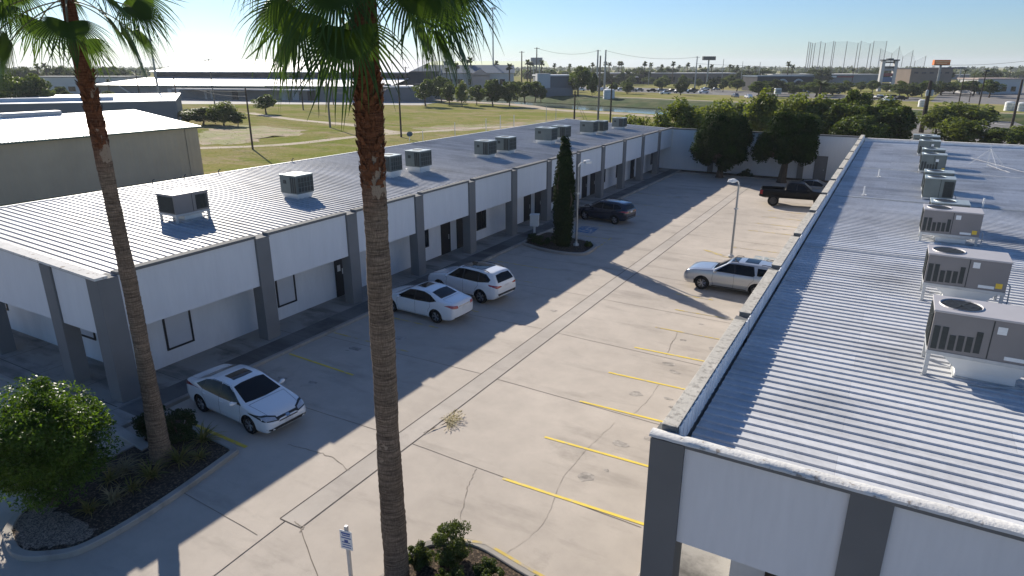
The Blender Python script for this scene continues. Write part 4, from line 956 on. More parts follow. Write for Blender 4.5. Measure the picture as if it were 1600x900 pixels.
make_car('suv_car', 'silver SUV parked in the sun against the near building parapet', ACAD, PAINT['silver'], (-6.45, 35.42, 0), R(179), BAYG)
make_car('pickup_truck', 'black lifted pickup truck with an empty open bed near the far wall', TRUCK, PAINT['black'], (-6.75, 61.3, 0), R(7), BAYG, 'rimdark')
make_car('sedan_car', 'grey sedan mostly hidden behind the black pickup by the grey wall door', SEDAN, PAINT['grey'], (-5.9, 67.6, 0), R(4), BAYG)
# ------------------------------------------------------------------ street furniture of the court
def flood_lamp(loc, H, label, rz, arm=.45):
    t = thing('lamp_post', label, 'lamp post', loc, rz, 'lamp posts in the court')
    b = MB(); b.tube([(0,0,0),(0,0,H*.68),(0,0,H)], [.075,.065,.055], 10); b.build('pole', M['steelpole'], t, smooth=True, angle=40)
    b = MB(); b.lathe([(.0,.0),(.19,.0),(.19,.12),(.10,.16),(.08,.3)], 14); b.build('base', M['galv'], t, smooth=True, angle=40)
    b = MB(); b.box(-.1,-.09,H*.66,.1,.09,H*.66+.1); b.build('junction_box', M['galv'], t)
    b = MB(); b.tube([(0,0,H-.05),(-.05,0,H+.12),(-.22,0,H+.24),(-arm,0,H+.28)], .04, 8); b.build('arm', M['whitemetal'], t, smooth=True, angle=50)
    b = MB(); b.frustum((-arm-.52,-.17,-arm+.02,.17), (-arm-.44,-.12,-arm-.02,.12), H+.20, H+.38); o = b.build('lamp_head', M['whitemetal'], t, bevel=.03)
    b = MB(); b.box(-arm-.46,-.13,H+.175,-arm-.06,.13,H+.199); b.build('lens', M['headlight'], o)
    return t
flood_lamp((-7.88, 41.83, 0), 4.65, 'grey steel lamp post standing in the sunlit bays behind the silver SUV', R(65))
flood_lamp((-17.45, 39.24, .1), 5.25, 'pale steel lamp post on the kerb island beside the tall cypress', R(-120))
t = thing('utility_box', 'white square utility box on a post before the dark doors', 'utility box', (-21.35, 40.66, 0), R(20))
b = MB(); b.box(-.3,-.28,.72,.3,.28,1.5); b.build('cabinet', M['whitemetal'], t, bevel=.02)
b = MB(); b.box(-.33,-.31,1.5,.33,.31,1.55); b.build('lid', M['whitemetal'], t); b = MB(); b.box(.302,-.12,1.05,.32,-.02,1.2); b.build('latch', M['galv'], t)
b = MB(); b.box(-.07,-.07,0,.07,.07,.72); b.build('post', M['whitemetal'], t)
# tow-away style notice on a timber post, near edge
bp = Vector((-9.60, 9.10, 0)); topz = vplane(535, 822, bp).z
t = thing('parking_sign', 'small white notice with blue print on a short grey post in the foreground', 'sign', bp, R(10))
b = MB(); b.box(-.035,-.035,-.1,.035,.035,topz); b.build('post', M['galv'], t); b = MB(); b.box(-.037,-.037,topz,.037,.037,topz+.006); b.build('post_cap', M['whitemetal'], t)
b = MB(); b.box(-.16,-.048,topz-.62,.16,-.038,topz-.10); pn = b.build('panel', M['sticker'], t)
M['signblue'] = mat('sign_blue', (.05, .10, .30), .6, var=.1, scale=20)
b = MB()
for k, (x0, x1, h) in enumerate(((-.12,.12,.045),(-.10,.11,.03),(-.13,.13,.03),(-.05,.05,.09),(-.12,.1,.025),(-.11,.13,.025),(-.12,.12,.025))):
    z = topz - .15 - k*.066; b.box(x0,-.0505,z-h,x1,-.0483,z)
b.build('print', M['signblue'], pn)

# ------------------------------------------------------------------ planting
LEAF = {}
LEAF['palm'] = leafmat('palm_leaf', (.024, .050, .016), (.07, .125, .026), .36, .42, .8)
LEAF['palmdry'] = leafmat('palm_leaf_dry', (.30, .25, .14), (.46, .41, .27), .2, .7, 2)
LEAF['bush'] = leafmat('shrub_leaf_bright', (.024, .056, .008), (.10, .175, .024), .40, .4, 1.5)
LEAF['dark'] = leafmat('shrub_leaf_dark', (.016, .030, .010), (.04, .065, .018), .2, .5, 1.5)
LEAF['olive'] = leafmat('shrub_leaf_olive', (.03, .048, .014), (.10, .135, .04), .35, .5, 2)
LEAF['juniper'] = leafmat('juniper_leaf', (.006, .015, .004), (.028, .058, .010), .12, .6, .7)
LEAF['cypress'] = leafmat('cypress_leaf', (.010, .020, .008), (.028, .046, .014), .12, .6, 1.0)
LEAF['strap'] = leafmat('strap_leaf', (.05, .10, .018), (.16, .25, .05), .35, .45, 3, (.28, .22, .09))
LEAF['strapdry'] = leafmat('strap_leaf_dry', (.18, .15, .09), (.36, .31, .19), .2, .7, 3)
LEAF['tree'] = leafmat('tree_leaf', (.035, .060, .018), (.12, .16, .045), .38, .55, .35)
LEAF['light'] = leafmat('tree_leaf_light', (.06, .088, .022), (.165, .20, .055), .42, .55, .35)
LEAF['far'] = leafmat('far_leaf', (.035, .052, .022), (.085, .11, .045), .3, .7, .05)
M['bark'] = mat('bark', (.10, .075, .055), .95, var=.3, scale=4, bump=1, bscale=14, stretch=(2, 2, .6))

def leaf_quads(P, size, rs, aspect=2.2, nrm=None, bend=0.0, up=0.0):
    """numpy leaf cloud: one quad per point, random facing (or biased to nrm)"""
    n = len(P); a = rs.normal(size=(n, 3))
    if nrm is not None: a = a*.75 + nrm
    a[:, 2] += up
    a /= np.linalg.norm(a, axis=1, keepdims=True) + 1e-9
    h = rs.normal(size=(n, 3)); t = np.cross(a, h); t /= np.linalg.norm(t, axis=1, keepdims=True) + 1e-9
    b = np.cross(a, t); s = size*rs.uniform(.6, 1.35, (n, 1)); wv = s/aspect
    V = np.stack([P - t*wv*.5 - b*s*.5, P + t*wv*.25 - b*s*.5 , P + t*wv*.55 + b*s*.15, P - t*wv*.1 + b*s*.5], 1).reshape(-1, 3)
    return V, np.arange(n*4).reshape(-1, 4)
def clumps(rs, n, rx, ry, rz, c=(0,0,0), rmin=.45, hollow=.5):
    u = rs.normal(size=(n, 3)); u /= np.linalg.norm(u, axis=1, keepdims=True)
    r = rs.uniform(hollow, 1, (n, 1))**.6
    return u*r*np.array([rx, ry, rz]) + np.array(c)
def shell_points(rs, cen, rad, per, flat=.8):
    out, nr = [], []
    for c, r in zip(cen, rad):
        u = rs.normal(size=(per, 3)); u /= np.linalg.norm(u, axis=1, keepdims=True)
        k = rs.uniform(.45, 1, (per, 1))**.5; out.append(c + u*k*r*np.array([1, 1, flat])); nr.append(u)
    return np.concatenate(out), np.concatenate(nr)
def limbs(mb, base, h, targets, r0, rs):
    """tapered leaning trunk that forks into a limb for each target"""
    fork = Vector((base[0] + rs.normal()*.05*h, base[1] + rs.normal()*.05*h, base[2] + h))
    mid = (Vector(base) + fork)/2 + Vector((rs.normal()*.03*h, rs.normal()*.03*h, 0))
    mb.tube([Vector(base) - Vector((0,0,.1)), Vector(base) + Vector((0,0,.12*h)), mid, fork], [r0*1.35, r0, r0*.85, r0*.7], 8)
    for tg in targets:
        tg = Vector(tg); m_ = (fork + tg)/2 + Vector((rs.normal()*.12, rs.normal()*.12, .1))*((tg-fork).length*.5)
        mb.tube([fork, m_, tg], [r0*.5, r0*.32, r0*.12], 6)

# fan palms -----------------------------------------------------------------
def fan_frond(rs, az, el, plen, brad, droop, V, F, MI):
    """costapalmate fan leaf: arching petiole, pleated disc of segments whose outer halves split and hang"""
    d0 = Vector((cos(az)*cos(el), sin(az)*cos(el), sin(el))); side = Vector((-sin(az), cos(az), 0))
    p = Vector((cos(az)*.12, sin(az)*.12, 0)); dirv = d0.copy(); prev = None; n = 7; o = len(V)
    pts = []
    for i in range(n+1):
        pts.append((p.copy(), dirv.copy())); p = p + dirv*(plen/n); dirv = (dirv + Vector((0,0,-droop*.07))).normalized()
    for q, dv in pts:
        up = side.cross(dv).normalized(); wv = .022
        V += [tuple(q + side*wv), tuple(q + up*wv*.8), tuple(q - side*wv), tuple(q - up*wv*.6)]
    for i in range(n):
        for k in range(4): F.append((o+i*4+k, o+i*4+(k+1) % 4, o+(i+1)*4+(k+1) % 4, o+(i+1)*4+k)); MI.append(1)
    hub, ax = pts[-1]; ax = (ax + Vector((0,0,-(.0+.20*droop)))).normalized(); up = side.cross(ax).normalized(); up = up if up.z > 0 else -up
    ns = 40; span = R(106); roll = rs.normal()*.55
    sd = (side*cos(roll) + up*sin(roll)).normalized(); upv = (up*cos(roll) - side*sin(roll)).normalized()
    fuse = .40; ni = 4; fins = []; o = len(V); nr = 2*ns + 1
    for k in range(nr):                                  # pleated solid middle of the fan, ridges shared by neighbours
        th = -span + 2*span*k/(nr-1); L = brad*(.64 + .36*cos(th*.62)); pt = hub.copy()
        dvec = ((ax*cos(th) + sd*sin(th)).normalized() + upv*(.10 + .16*abs(sin(th)))).normalized()
        for i in range(ni+1):
            r_ = i/ni; q = pt + upv*(.016*r_ if k % 2 else -.010*r_); V.append(tuple(q))
            if i < ni:
                pt = pt + dvec*(L*fuse/ni); dvec = (dvec + Vector((0,0,-.05*droop*(i+1)))).normalized()
        fins.append((pt, dvec, L))
    for k in range(nr-1):
        for i in range(ni):
            a = o + k*(ni+1) + i; F.append((a, a+1, a+ni+2, a+ni+1)); MI.append(0)
    for k in range(ns):                                  # split tips that hang
        A, dA, _ = fins[2*k]; C, dC, L = fins[2*k+1]; B, dB, _ = fins[2*k+2]
        hw_ = (B-A)*.5; pt = C.copy(); dvec = dC.copy(); n = 6; ll = L*(1-fuse)*rs.uniform(.95, 1.4); o = len(V); hang = droop*rs.uniform(.7, 1.3); tw = rs.normal()*.10
        for i in range(n+1):
            r_ = i/n; wd = hw_*(1 - .92*r_**1.7); V += [tuple(pt - wd), tuple(pt + upv*.012*(1-r_)), tuple(pt + wd)]
            pt = pt + dvec*(ll/n); dvec = (dvec + Vector((0,0,-.30*hang*(.4+.6*r_))) + hw_.normalized()*tw).normalized()
        for i in range(n):
            a = o+i*3; F += [(a, a+1, a+4, a+3), (a+1, a+2, a+5, a+4)]; MI += [0, 0]
def palm_bark():
    m = bpy.data.materials.new('palm_bark'); m.use_nodes = True; t = m.node_tree; L = t.links.new; p = t.nodes['Principled BSDF']
    tc = nn(t, 'ShaderNodeTexCoord'); sp = nn(t, 'ShaderNodeSeparateXYZ'); L(tc.outputs['Object'], sp.inputs[0])
    def noise(sc, st, det=6):
        mp = nn(t, 'ShaderNodeMapping'); mp.inputs['Scale'].default_value = st; L(tc.outputs['Object'], mp.inputs['Vector'])
        n = nn(t, 'ShaderNodeTexNoise'); n.inputs['Scale'].default_value = sc; n.inputs['Detail'].default_value = det; n.inputs['Roughness'].default_value = .65; L(mp.outputs[0], n.inputs['Vector']); return n.outputs[0]
    def rngn(x, a, b, c=0, d=1):
        r = nn(t, 'ShaderNodeMapRange'); r.inputs[1].default_value = a; r.inputs[2].default_value = b; r.inputs[3].default_value = c; r.inputs[4].default_value = d; L(x, r.inputs[0]); return r.outputs[0]
    def mix(f, a, b, bt='MIX'):
        x = nn(t, 'ShaderNodeMix', data_type='RGBA', blend_type=bt)
        for i, c in ((6, a), (7, b)):
            if isinstance(c, tuple): x.inputs[i].default_value = (*c, 1)
            else: L(c, x.inputs[i])
        if isinstance(f, (int, float)): x.inputs[0].default_value = f
        else: L(f, x.inputs[0])
        return x.outputs[2]
    # bark: grey-brown, ring scars close together, vertical fissures, bare lighter patches, fresh red-brown under the crown
    ad = nn(t, 'ShaderNodeMath', operation='MULTIPLY_ADD'); ad.inputs[1].default_value = 1.6; L(noise(1.3, (1,1,.5)), ad.inputs[0]); L(sp.outputs[2], ad.inputs[2])
    c = mix(rngn(ad.outputs[0], 9.6, 10.6), (.27, .205, .15), (.20, .085, .045))
    ring = noise(7, (.35, .35, 5.5), 3); fis = noise(16, (3.2, 3.2, .55), 4)
    c = mix(1, c, rngn(noise(.9, (1, 1, .6), 5), .3, .7, .72, 1.25), 'MULTIPLY'); c = mix(1, c, rngn(ring, .35, .62, .48, 1.22), 'MULTIPLY'); c = mix(1, c, rngn(fis, .3, .7, .55, 1.3), 'MULTIPLY')
    c = mix(rngn(noise(1.3, (1, 1, .7), 5), .60, .62), c, (.42, .33, .245))
    L(c, p.inputs['Base Color']); p.inputs['Roughness'].default_value = .95; p.inputs['Specular IOR Level'].default_value = .1
    mx = nn(t, 'ShaderNodeMath', operation='ADD'); L(ring, mx.inputs[0]); L(fis, mx.inputs[1])
    b = nn(t, 'ShaderNodeBump'); b.inputs['Strength'].default_value = 1; b.inputs['Distance'].default_value = .05; L(mx.outputs[0], b.inputs['Height']); L(b.outputs[0], p.inputs['Normal'])
    return m
M['palmbark'] = palm_bark(); M['boot'] = mat('palm_boot', (.13, .055, .028), .9, var=.4, scale=8, bump=.6, bscale=30); M['petiole'] = mat('palm_petiole', (.20, .17, .07), .6, var=.2, scale=5)
def fan_palm(label, line, radii, seed, nf, crownz, plen, brad, skirt):
    base = line[0]; t = thing('fan_palm', label, 'palm tree', base, 0, 'fan palms in the foreground')
    rs = np.random.RandomState(seed); P = [Vector(q) - Vector(base) for q in line]
    sm = []
    for i in range(len(P)-1):                       # resample, add ring scars to the outline
        a, b_, c_, d_ = P[max(i-1,0)], P[i], P[i+1], P[min(i+2,len(P)-1)]; n = max(2, int((c_-b_).length/.07))
        for k in range(n):
            u = k/n; q = .5*((2*b_)+(-a+c_)*u+(2*a-5*b_+4*c_-d_)*u*u+(-a+3*b_-3*c_+d_)*u**3); sm.append((q, radii[i]+(radii[i+1]-radii[i])*u))
    sm.append((P[-1], radii[-1])); nseg = 22; V = []; F = []
    for i, (q, r_) in enumerate(sm):
        jit = 1 + .022*(i % 2) + rs.normal()*.012 + .03*sin(i*.11+seed) + .02*sin(i*.31)
        for k in range(nseg):
            th = 2*pi*k/nseg; rr = r_*(jit + rs.normal()*.014 + .03*sin(3*th + i*.05)); V.append((q.x + rr*cos(th), q.y + rr*sin(th), q.z))
    for i in range(len(sm)-1):
        for k in range(nseg): F.append((i*nseg+k, i*nseg+(k+1) % nseg, (i+1)*nseg+(k+1) % nseg, (i+1)*nseg+k))
    npmesh('trunk', V, F, M['palmbark'], t, smooth=True)
    # old leaf bases clinging below the crown
    b = MB(); top = P[-1]
    for k in range(skirt):
        u = rs.uniform(0, 1); q, r_ = sm[int(len(sm)-1-(.13+u*.15)*len(sm))]; th = rs.uniform(0, 2*pi); d_ = Vector((cos(th), sin(th), 0)); s_ = Vector((-sin(th), cos(th), 0))
        ln = rs.uniform(.07, .20); w0 = rs.uniform(.03, .075); out = rs.uniform(.015, .07)*(1.3-u)
        a0 = q + d_*(r_*.96) - Vector((0,0,ln*.4)); a1 = a0 + d_*out*.6 + Vector((0,0,ln*.6)); a2 = a0 + d_*(out*1.6) + Vector((0,0,ln))
        b.add([a0+s_*w0, a0-s_*w0, a1-s_*w0*.7+d_*.02, a1+s_*w0*.7+d_*.02, a2+s_*w0*.35, a2-s_*w0*.35, a0+s_*w0-d_*.04, a0-s_*w0-d_*.04], [(0,1,2,3),(3,2,5,4),(6,7,5,4),(0,3,6),(1,7,2)])
    b.build('leaf_bases', M['boot'], t)
    V = []; F = []; MI = []
    for k in range(nf):
        u = (k+.5)/nf; az = k*2.39996 + rs.normal()*.15; el = R(76 - 100*u**.72) + rs.normal()*.08
        v0 = len(V); fan_frond(rs, az, el, plen*rs.uniform(.85, 1.12)*(.75+.35*u), brad*rs.uniform(.9, 1.08), .8 + .55*u, V, F, MI)
        dz = -.40*u**1.5 + .12
        for i in range(v0, len(V)): V[i] = (V[i][0] + top.x, V[i][1] + top.y, V[i][2] + top.z + dz)
    npmesh('crown', V, F, [LEAF['palm'], M['petiole']], t, smooth=False, mi=MI)
    return t
b2 = G(620, 912)
ln = [vplane(u, v, b2) for u, v in ((621,915),(614,800),(607,690),(601,580),(594,470),(588,360),(582,260),(576,160),(573,92),(571,0),(570,-58))]
fan_palm('tall thick trunked fan palm in the middle foreground, red brown fibre under its crown', ln, [.30,.265,.25,.245,.235,.23,.225,.24,.23,.20,.15], 4, 34, 0, 1.45, 1.25, 260)
b1 = G(254, 722)
ln = [vplane(u, v, b1) for u, v in ((254,724),(240,640),(225,560),(206,460),(190,385),(170,290),(150,190),(133,118),(118,58),(103,-12))]
fan_palm('slender leaning fan palm rising from the planted island in front of the office corner', ln, [.34,.24,.215,.20,.19,.19,.185,.19,.18,.14], 11, 24, 0, 1.4, 1.15, 120)
# fallen frond on the slab
rs = np.random.RandomState(8); V = []; F = []; MI = []
fan_frond(rs, R(62), R(2), .7, .55, .5, V, F, MI)
V = np.array(V); ang_ = np.arctan2(V[:, 1], V[:, 0]); V[:, 2] = np.abs(V[:, 2])*.35 + .02 + rs.uniform(0, .02, len(V)); V[:, 0] *= .85; V[:, 1] *= 1.5; V[:, :2] += rs.normal(size=(len(V), 2))*.012
F = [f for f in F if rs.rand() < .72]; MI = MI[:len(F)]
o = npmesh('fallen_frond', V, F, [LEAF['palmdry'], M['bark']], None, mi=MI); o.location = (-12.02, 14.95, .01); tag(o, 'dry pale palm frond lying on the drain channel of the car park', 'palm frond')

# islands -------------------------------------------------------------------
def island(pts, m, kz=.16, w_=.22, nm='planter_island'):
    sp = smoothline(list(pts) + [pts[0]], 5)[:-1]
    k = MB(); k.kerb(sp, w_, -.05, kz, True); k.build('kerb', M['kerb'], kind='structure')
    s_ = MB(); s_.poly([(p.x, p.y) for p in sp], kz-.05); return s_.build('planting_bed', m, kind='structure')
def pg(*q): return [tuple(G(u, v)[:2]) for u, v in q]
isl = pg((12,838),(28,868),(75,872),(140,856),(250,792),(355,718),(366,708),(352,698),(302,674),(276,650),(232,668),(222,692),(180,715),(128,745),(40,800))
island(isl, M['mulch'])
gr = MB(); gr.poly(ragged(pg((18,838),(30,862),(74,864),(130,850),(150,832),(118,816),(96,806),(74,790),(50,802),(28,820)), .05, 8), .125); gr.build('gravel_patch', M['gravel'], kind='structure')
k = MB(); k.kerb(pg((180,674),(232,706)), .35, -.05, .17); k.build('kerb', M['kerb'], kind='structure')
isl2 = [(-20.9,38.1),(-19.5,37.5),(-17.9,37.2),(-16.6,37.4),(-16.15,38.0),(-16.3,39.8),(-17.2,40.6),(-19,41.2),(-20.9,41.6)]
island(isl2, M['mulch'])
isl3 = [(-8.75,9.6),(-8.75,10.5),(-8.2,11.15),(-7.4,11.4),(-5.9,11.15),(-4.4,11.0),(-4.1,10.4),(-4.1,8),(-8.6,8)]
island(isl3, M['mulch'])
yk = MB(); yk.strip([(-7.9,11.32),(-7.3,11.5),(-5.9,11.25),(-4.9,11.12)], .09, .166); yk.build('kerb_marking', M['yellow_worn'], kind='structure')

def shrub(name, label, loc, rx, ry, rz, leaf, ncl, per, size, seed, group=None, trunk=.0, zc=None, cat='shrub'):
    t = thing(name, label, cat, loc, 0, group); rs = np.random.RandomState(seed)
    zc = rz*.9 if zc is None else zc
    cen = clumps(rs, ncl, rx*.9, ry*.9, rz*.88, (0, 0, zc), hollow=.3); rad = rs.uniform(.12, .32, ncl)*(rx+ry+rz)/3*1.2
    cen[:, 2] = np.maximum(cen[:, 2], .12)
    P, N = shell_points(rs, cen, rad, per); P[:, 2] = np.maximum(P[:, 2], .02)
    V, F = leaf_quads(P, size, rs, 2.0, N*.8, up=.35)
    npmesh('foliage', V, F, LEAF[leaf], t)
    b = MB()
    if trunk: limbs(b, (0,0,0), zc*.45, [tuple(c) for c in cen[:9]], trunk, rs)
    else:
        for c in cen[:7]: b.tube([(0,0,-.02), tuple(c*np.array([.4,.4,.5])), tuple(c)], [.03,.02,.008], 5)
    b.build('trunk' if trunk else 'stem', M['bark'], t)
    return t
cB = Vector((-18.45, 7.0, .1))
shrub('small_tree', 'bright green bushy small tree at the near tip of the left island', cB, 1.65, 1.65, 1.78, 'bush', 170, 300, .078, 21, trunk=.11, zc=2.0, cat='tree')
hg = 'dark clipped shrubs behind the slender palm'
shrub('dark_shrub', 'dark clipped shrub in shade right behind the slender palm', (-19.35, 10.55, .1), .55, .55, .62, 'dark', 40, 130, .075, 31, hg)
shrub('dark_shrub', 'dark clipped shrub between the slender palm and the white sedan', (-18.35, 10.75, .1), .60, .60, .58, 'dark', 36, 120, .075, 32, hg)
g3 = 'olive shrubs in the front centre island'
shrub('olive_shrub', 'largest rounded olive shrub at the front centre island corner', (-7.70, 10.55, .1), .52, .52, .62, 'olive', 46, 170, .055, 33, g3)
shrub('olive_shrub', 'smaller olive shrub touching the foot of the thick palm trunk', (-8.25, 10.0, .1), .36, .36, .36, 'olive', 30, 150, .055, 34, g3)
for i, (x, y_2, r_, lb) in enumerate(((-6.75,10.55,.34,'low olive shrub right of the largest one in the front island'),(-6.35,10.25,.40,'third low olive shrub in the front island, cut by the picture bottom'),(-5.35,10.5,.36,'last olive shrub of the front island near the dark corner column'),(-7.2,9.75,.4,'low olive shrub at the picture bottom below the largest one'))):
    shrub('olive_shrub', lb, (x, y_2, .1), r_, r_, r_*.85, 'olive', 26, 120, .055, 40+i, g3)
g2 = 'low hedge plants beside the cypress'
for i, (x, y_2, r_, lb) in enumerate(((-20.3,38.6,.55,'low dark hedge plant by the column left of the utility box'),(-19.5,38.3,.55,'low dark hedge plant between the utility box and the cypress'),(-18.9,39.2,.5,'low dark hedge plant at the foot of the cypress'),(-16.7,39.4,.3,'small dry shrub at the island tip right of the lamp post'))):
    shrub('dark_shrub', lb, (x, y_2, .1), r_, r_, r_*.6, 'dark' if i < 3 else 'olive', 24, 90, .09, 50+i, g2)
def strap_plant(label, loc, n, L, seed, leaf='strap'):
    t = thing('strap_leaf_plant', label, 'plant', loc, 0, 'strap leaved plants in the left island'); rs = np.random.RandomState(seed); V = []; F = []
    for k in range(n):
        az = rs.uniform(0, 2*pi); el = rs.uniform(.5, 1.35); ll = L*rs.uniform(.6, 1.15); p = Vector((rs.normal()*.05, rs.normal()*.05, 0)); d_ = Vector((cos(az)*cos(el), sin(az)*cos(el), sin(el))); s_ = Vector((-sin(az), cos(az), 0)); o = len(V)
        for i in range(6):
            wv = .018*(1-(i/5)**2*.9); V += [tuple(p+s_*wv), tuple(p-s_*wv)]; p = p + d_*ll/5; d_ = (d_ + Vector((0,0,-.26))).normalized()
            if p.z < .02: p.z = .02
        for i in range(5): F.append((o+i*2, o+i*2+1, o+i*2+3, o+i*2+2))
    npmesh('foliage', V, F, LEAF[leaf], t); b = MB(); b.tube([(0,0,-.03),(0,0,.06)], [.05,.03], 6); b.build('stem', M['bark'], t)
for i, (u, v, L_, lf, lb) in enumerate(((281,722,.62,'strap','largest strap leaved plant right of the slender palm foot'),(238,745,.55,'strap','strap leaved plant left of the slender palm foot, near the kerb'),(318,690,.6,'strap','strap leaved plant by the yellow line end of the island'),
        (312,716,.4,'strap','short strap leaved plant between the big one and the kerb'),(193,738,.5,'strapdry','straw coloured strap leaved plant behind the row'),(172,752,.5,'strap','strap leaved plant halfway along the island'),(178,782,.45,'strapdry','dry strap leaved plant next to the near kerb'),(140,800,.45,'strap','strap leaved plant closest to the small tree trunk'),(205,765,.4,'strap','little strap leaved plant in the centre of the bed'))):
    strap_plant(lb, G(u, v, .12), 85 if L_ > .5 else 60, L_*1.15, 60+i, lf)

t = thing('dry_stalks', 'dry stalks sprawled over the soil beside the small tree trunk', 'plant', G(170,735,.12)); rs = np.random.RandomState(99); b = MB()
for k in range(26):
    a = rs.uniform(-.4, 1.2); p0 = Vector((rs.normal()*.25, rs.normal()*.25, .03)); L_ = rs.uniform(.5, 1.3)
    b.tube([p0, p0 + Vector((cos(a)*L_*.5, sin(a)*L_*.5, rs.uniform(.05,.2))), p0 + Vector((cos(a+.2)*L_, sin(a+.2)*L_, .03))], [.012,.01,.004], 4)
b.build('stalks', LEAF['strapdry'], t)
# conifers in the court -------------------------------------------------------
def conifer(name, label, loc, blobs, leaf, n, size, seed, trunk, group=None, up=.9):
    """dense evergreen: dark inner mass of twigs with feathery sprays all over it"""
    t = thing(name, label, 'tree', loc, 0, group); rs = np.random.RandomState(seed)
    B = np.array(blobs); per = (B[:, 3]**2); per = (per/per.sum()*n).astype(int)
    Ps, Ns = [], []
    for bl, k in zip(B, per):
        u = rs.normal(size=(k, 3)); u /= np.linalg.norm(u, axis=1, keepdims=True)
        lump = 1 + .10*np.sin(u[:, :1]*7 + bl[0]*3)*np.sin(u[:, 1:2]*6 + bl[1])*np.sin(u[:, 2:]*8 + bl[2])
        r_ = rs.uniform(.74, 1.04, (k, 1))*lump; p = bl[:3] + u*r_*bl[3]*np.array([1, 1, bl[4]]); Ps.append(p); Ns.append(u)
    P = np.concatenate(Ps); N = np.concatenate(Ns); keep = np.ones(len(P), bool)
    for bl in B:
        d_ = (P - bl[:3])/(bl[3]*np.array([1, 1, bl[4]])); keep &= (d_**2).sum(1) > .52
    P, N = P[keep], N[keep]
    V, F = leaf_quads(P, size, rs, 1.5, N*.9, up=up*.3)
    ico = bmesh.new(); bmesh.ops.create_icosphere(ico, subdivisions=2, radius=1); iv = np.array([v.co[:] for v in ico.verts]); iF = np.array([[v.index for v in f.verts] for f in ico.faces]); ico.free()
    CV, CF = [V], [F]; o = len(V)
    for bl in B:
        CV.append(iv*bl[3]*.80*np.array([1, 1, bl[4]]) + bl[:3]); CF.append(np.concatenate([iF, iF[:, 2:3]], 1) + o); o += len(iv)
    Vq, Tq = np.concatenate(CV), [tuple(f) if f[2] != f[3] else tuple(f[:3]) for f in np.concatenate(CF).tolist()]
    me = bpy.data.meshes.new('crown'); me.from_pydata(Vq.tolist(), [], Tq); me.materials.append(LEAF[leaf]); co_ = bpy.data.objects.new('crown', me); COL.objects.link(co_); co_.parent = t
    b = MB(); limbs(b, (0,0,0), trunk[1], [tuple(bl[:3]) for bl in B], trunk[0], rs); b.build('trunk', M['bark'], t)
    return t
def blobset(seed, n, rx, ry, rz, zc, r0, r1, flat=1.0):
    rs = np.random.RandomState(seed); out = [(0, 0, zc, min(rx, ry)*.72, rz/min(rx, ry))]
    for _ in range(n):
        u = rs.normal(size=3); u /= np.linalg.norm(u); r_ = rs.uniform(r0, r1); out.append((u[0]*(rx-r_*.8), u[1]*(ry-r_*.8), zc + u[2]*(rz-r_*.8), r_, flat))
    return out
jg = 'round dark junipers before the end wall'
conifer('juniper_tree', 'left round dark evergreen tree before the end wall, foliage almost to the ground', (-16.0, 73.6, 0), blobset(3, 20, 2.85, 2.5, 2.75, 4.35, .8, 1.25, 1.05) + [(-2.1,-.3,2.9,1.25,1.1),(-1.6,.2,1.9,.8,1),(1.7,0,2.6,1.1,1),(.6,-.4,1.7,1.0,1)], 'juniper', 26000, .17, 71, (.4, 1.3), jg)
conifer('juniper_tree', 'right round dark evergreen tree on a bare stem behind the pickup', (-9.6, 73.4, 0), blobset(9, 22, 3.1, 2.6, 2.55, 4.6, .8, 1.3, 1.0) + [(1.9,0,3.1,1.2,1),(-2.3,0,3.0,1.1,1)], 'juniper', 26000, .17, 72, (.45, 1.9), jg)
cy = []
for i in range(36):
    z = .35 + i*.19; f = z/7.3; r_ = np.interp(f, [0, .12, .35, .6, .8, .93, 1], [.50, .62, .70, .66, .50, .28, .10])
    cy.append((math.sin(i*2.1)*.07, math.cos(i*1.7)*.07, z, r_*.95, 1.25))
conifer('cypress_tree', 'tall narrow dark cypress on the kerb island beside the office walkway', (-18.2, 38.75, .1), cy, 'cypress', 13000, .15, 73, (.14, .5), up=2.5)
shrub('dark_shrub', 'low dark shrub on the bed right of the left round tree', (-13.6, 74.9, .05), .9, .5, .45, 'dark', 26, 90, .12, 58)
# ------------------------------------------------------------------ beyond the court: sheds and buildings
M['shedwall'] = mat('shed_tan_sheet', (.43, .365, .275), .8, .0, var=.08, scale=.4)
M['shedroof'] = mat('shed_white_roof', (.80, .80, .79), .45, .1, var=.06, scale=.3)
M['bluewall'] = mat('wall_blue_grey', (.19, .195, .205), .8, var=.06, scale=.2)
M['greywall'] = mat('wall_grey_sheet', (.22, .23, .235), .8, var=.1, scale=.15)
M['brownwall'] = mat('wall_brown', (.20, .16, .13), .85, var=.1, scale=.2)
M['palewall'] = mat('wall_pale', (.55, .54, .52), .85, var=.06, scale=.2)
M['pinkwall'] = mat('wall_pinkish', (.50, .40, .35), .85, var=.06, scale=.2)
M['blueroof'] = mat('roof_blue_slate', (.10, .145, .19), .7, var=.12, scale=.3)
M['greenroof'] = mat('roof_edge_green', (.08, .13, .11), .6, var=.1, scale=.3)
M['darkwall'] = mat('wall_dark', (.06, .06, .065), .8, var=.1, scale=.2)
M['whiteroof'] = mat('roof_white', (.72, .71, .69), .55, var=.06, scale=.1)
M['bluedoor'] = mat('roller_door_pale_blue', (.42, .50, .58), .6, var=.05, scale=.3)
M['orange'] = mat('sign_orange', (.75, .20, .03), .5, var=.1, scale=.5)
M['orangel'] = mat('sign_orange_light', (.85, .50, .25), .5, var=.1, scale=.5)
M['signdark'] = mat('sign_dark', (.05, .06, .065), .6, var=.2, scale=.4)
M['signgrey'] = mat('sign_faded', (.33, .33, .35), .7, var=.2, scale=.3)
M['redpanel'] = mat('sign_dull_red', (.24, .06, .06), .6, var=.15, scale=.6)
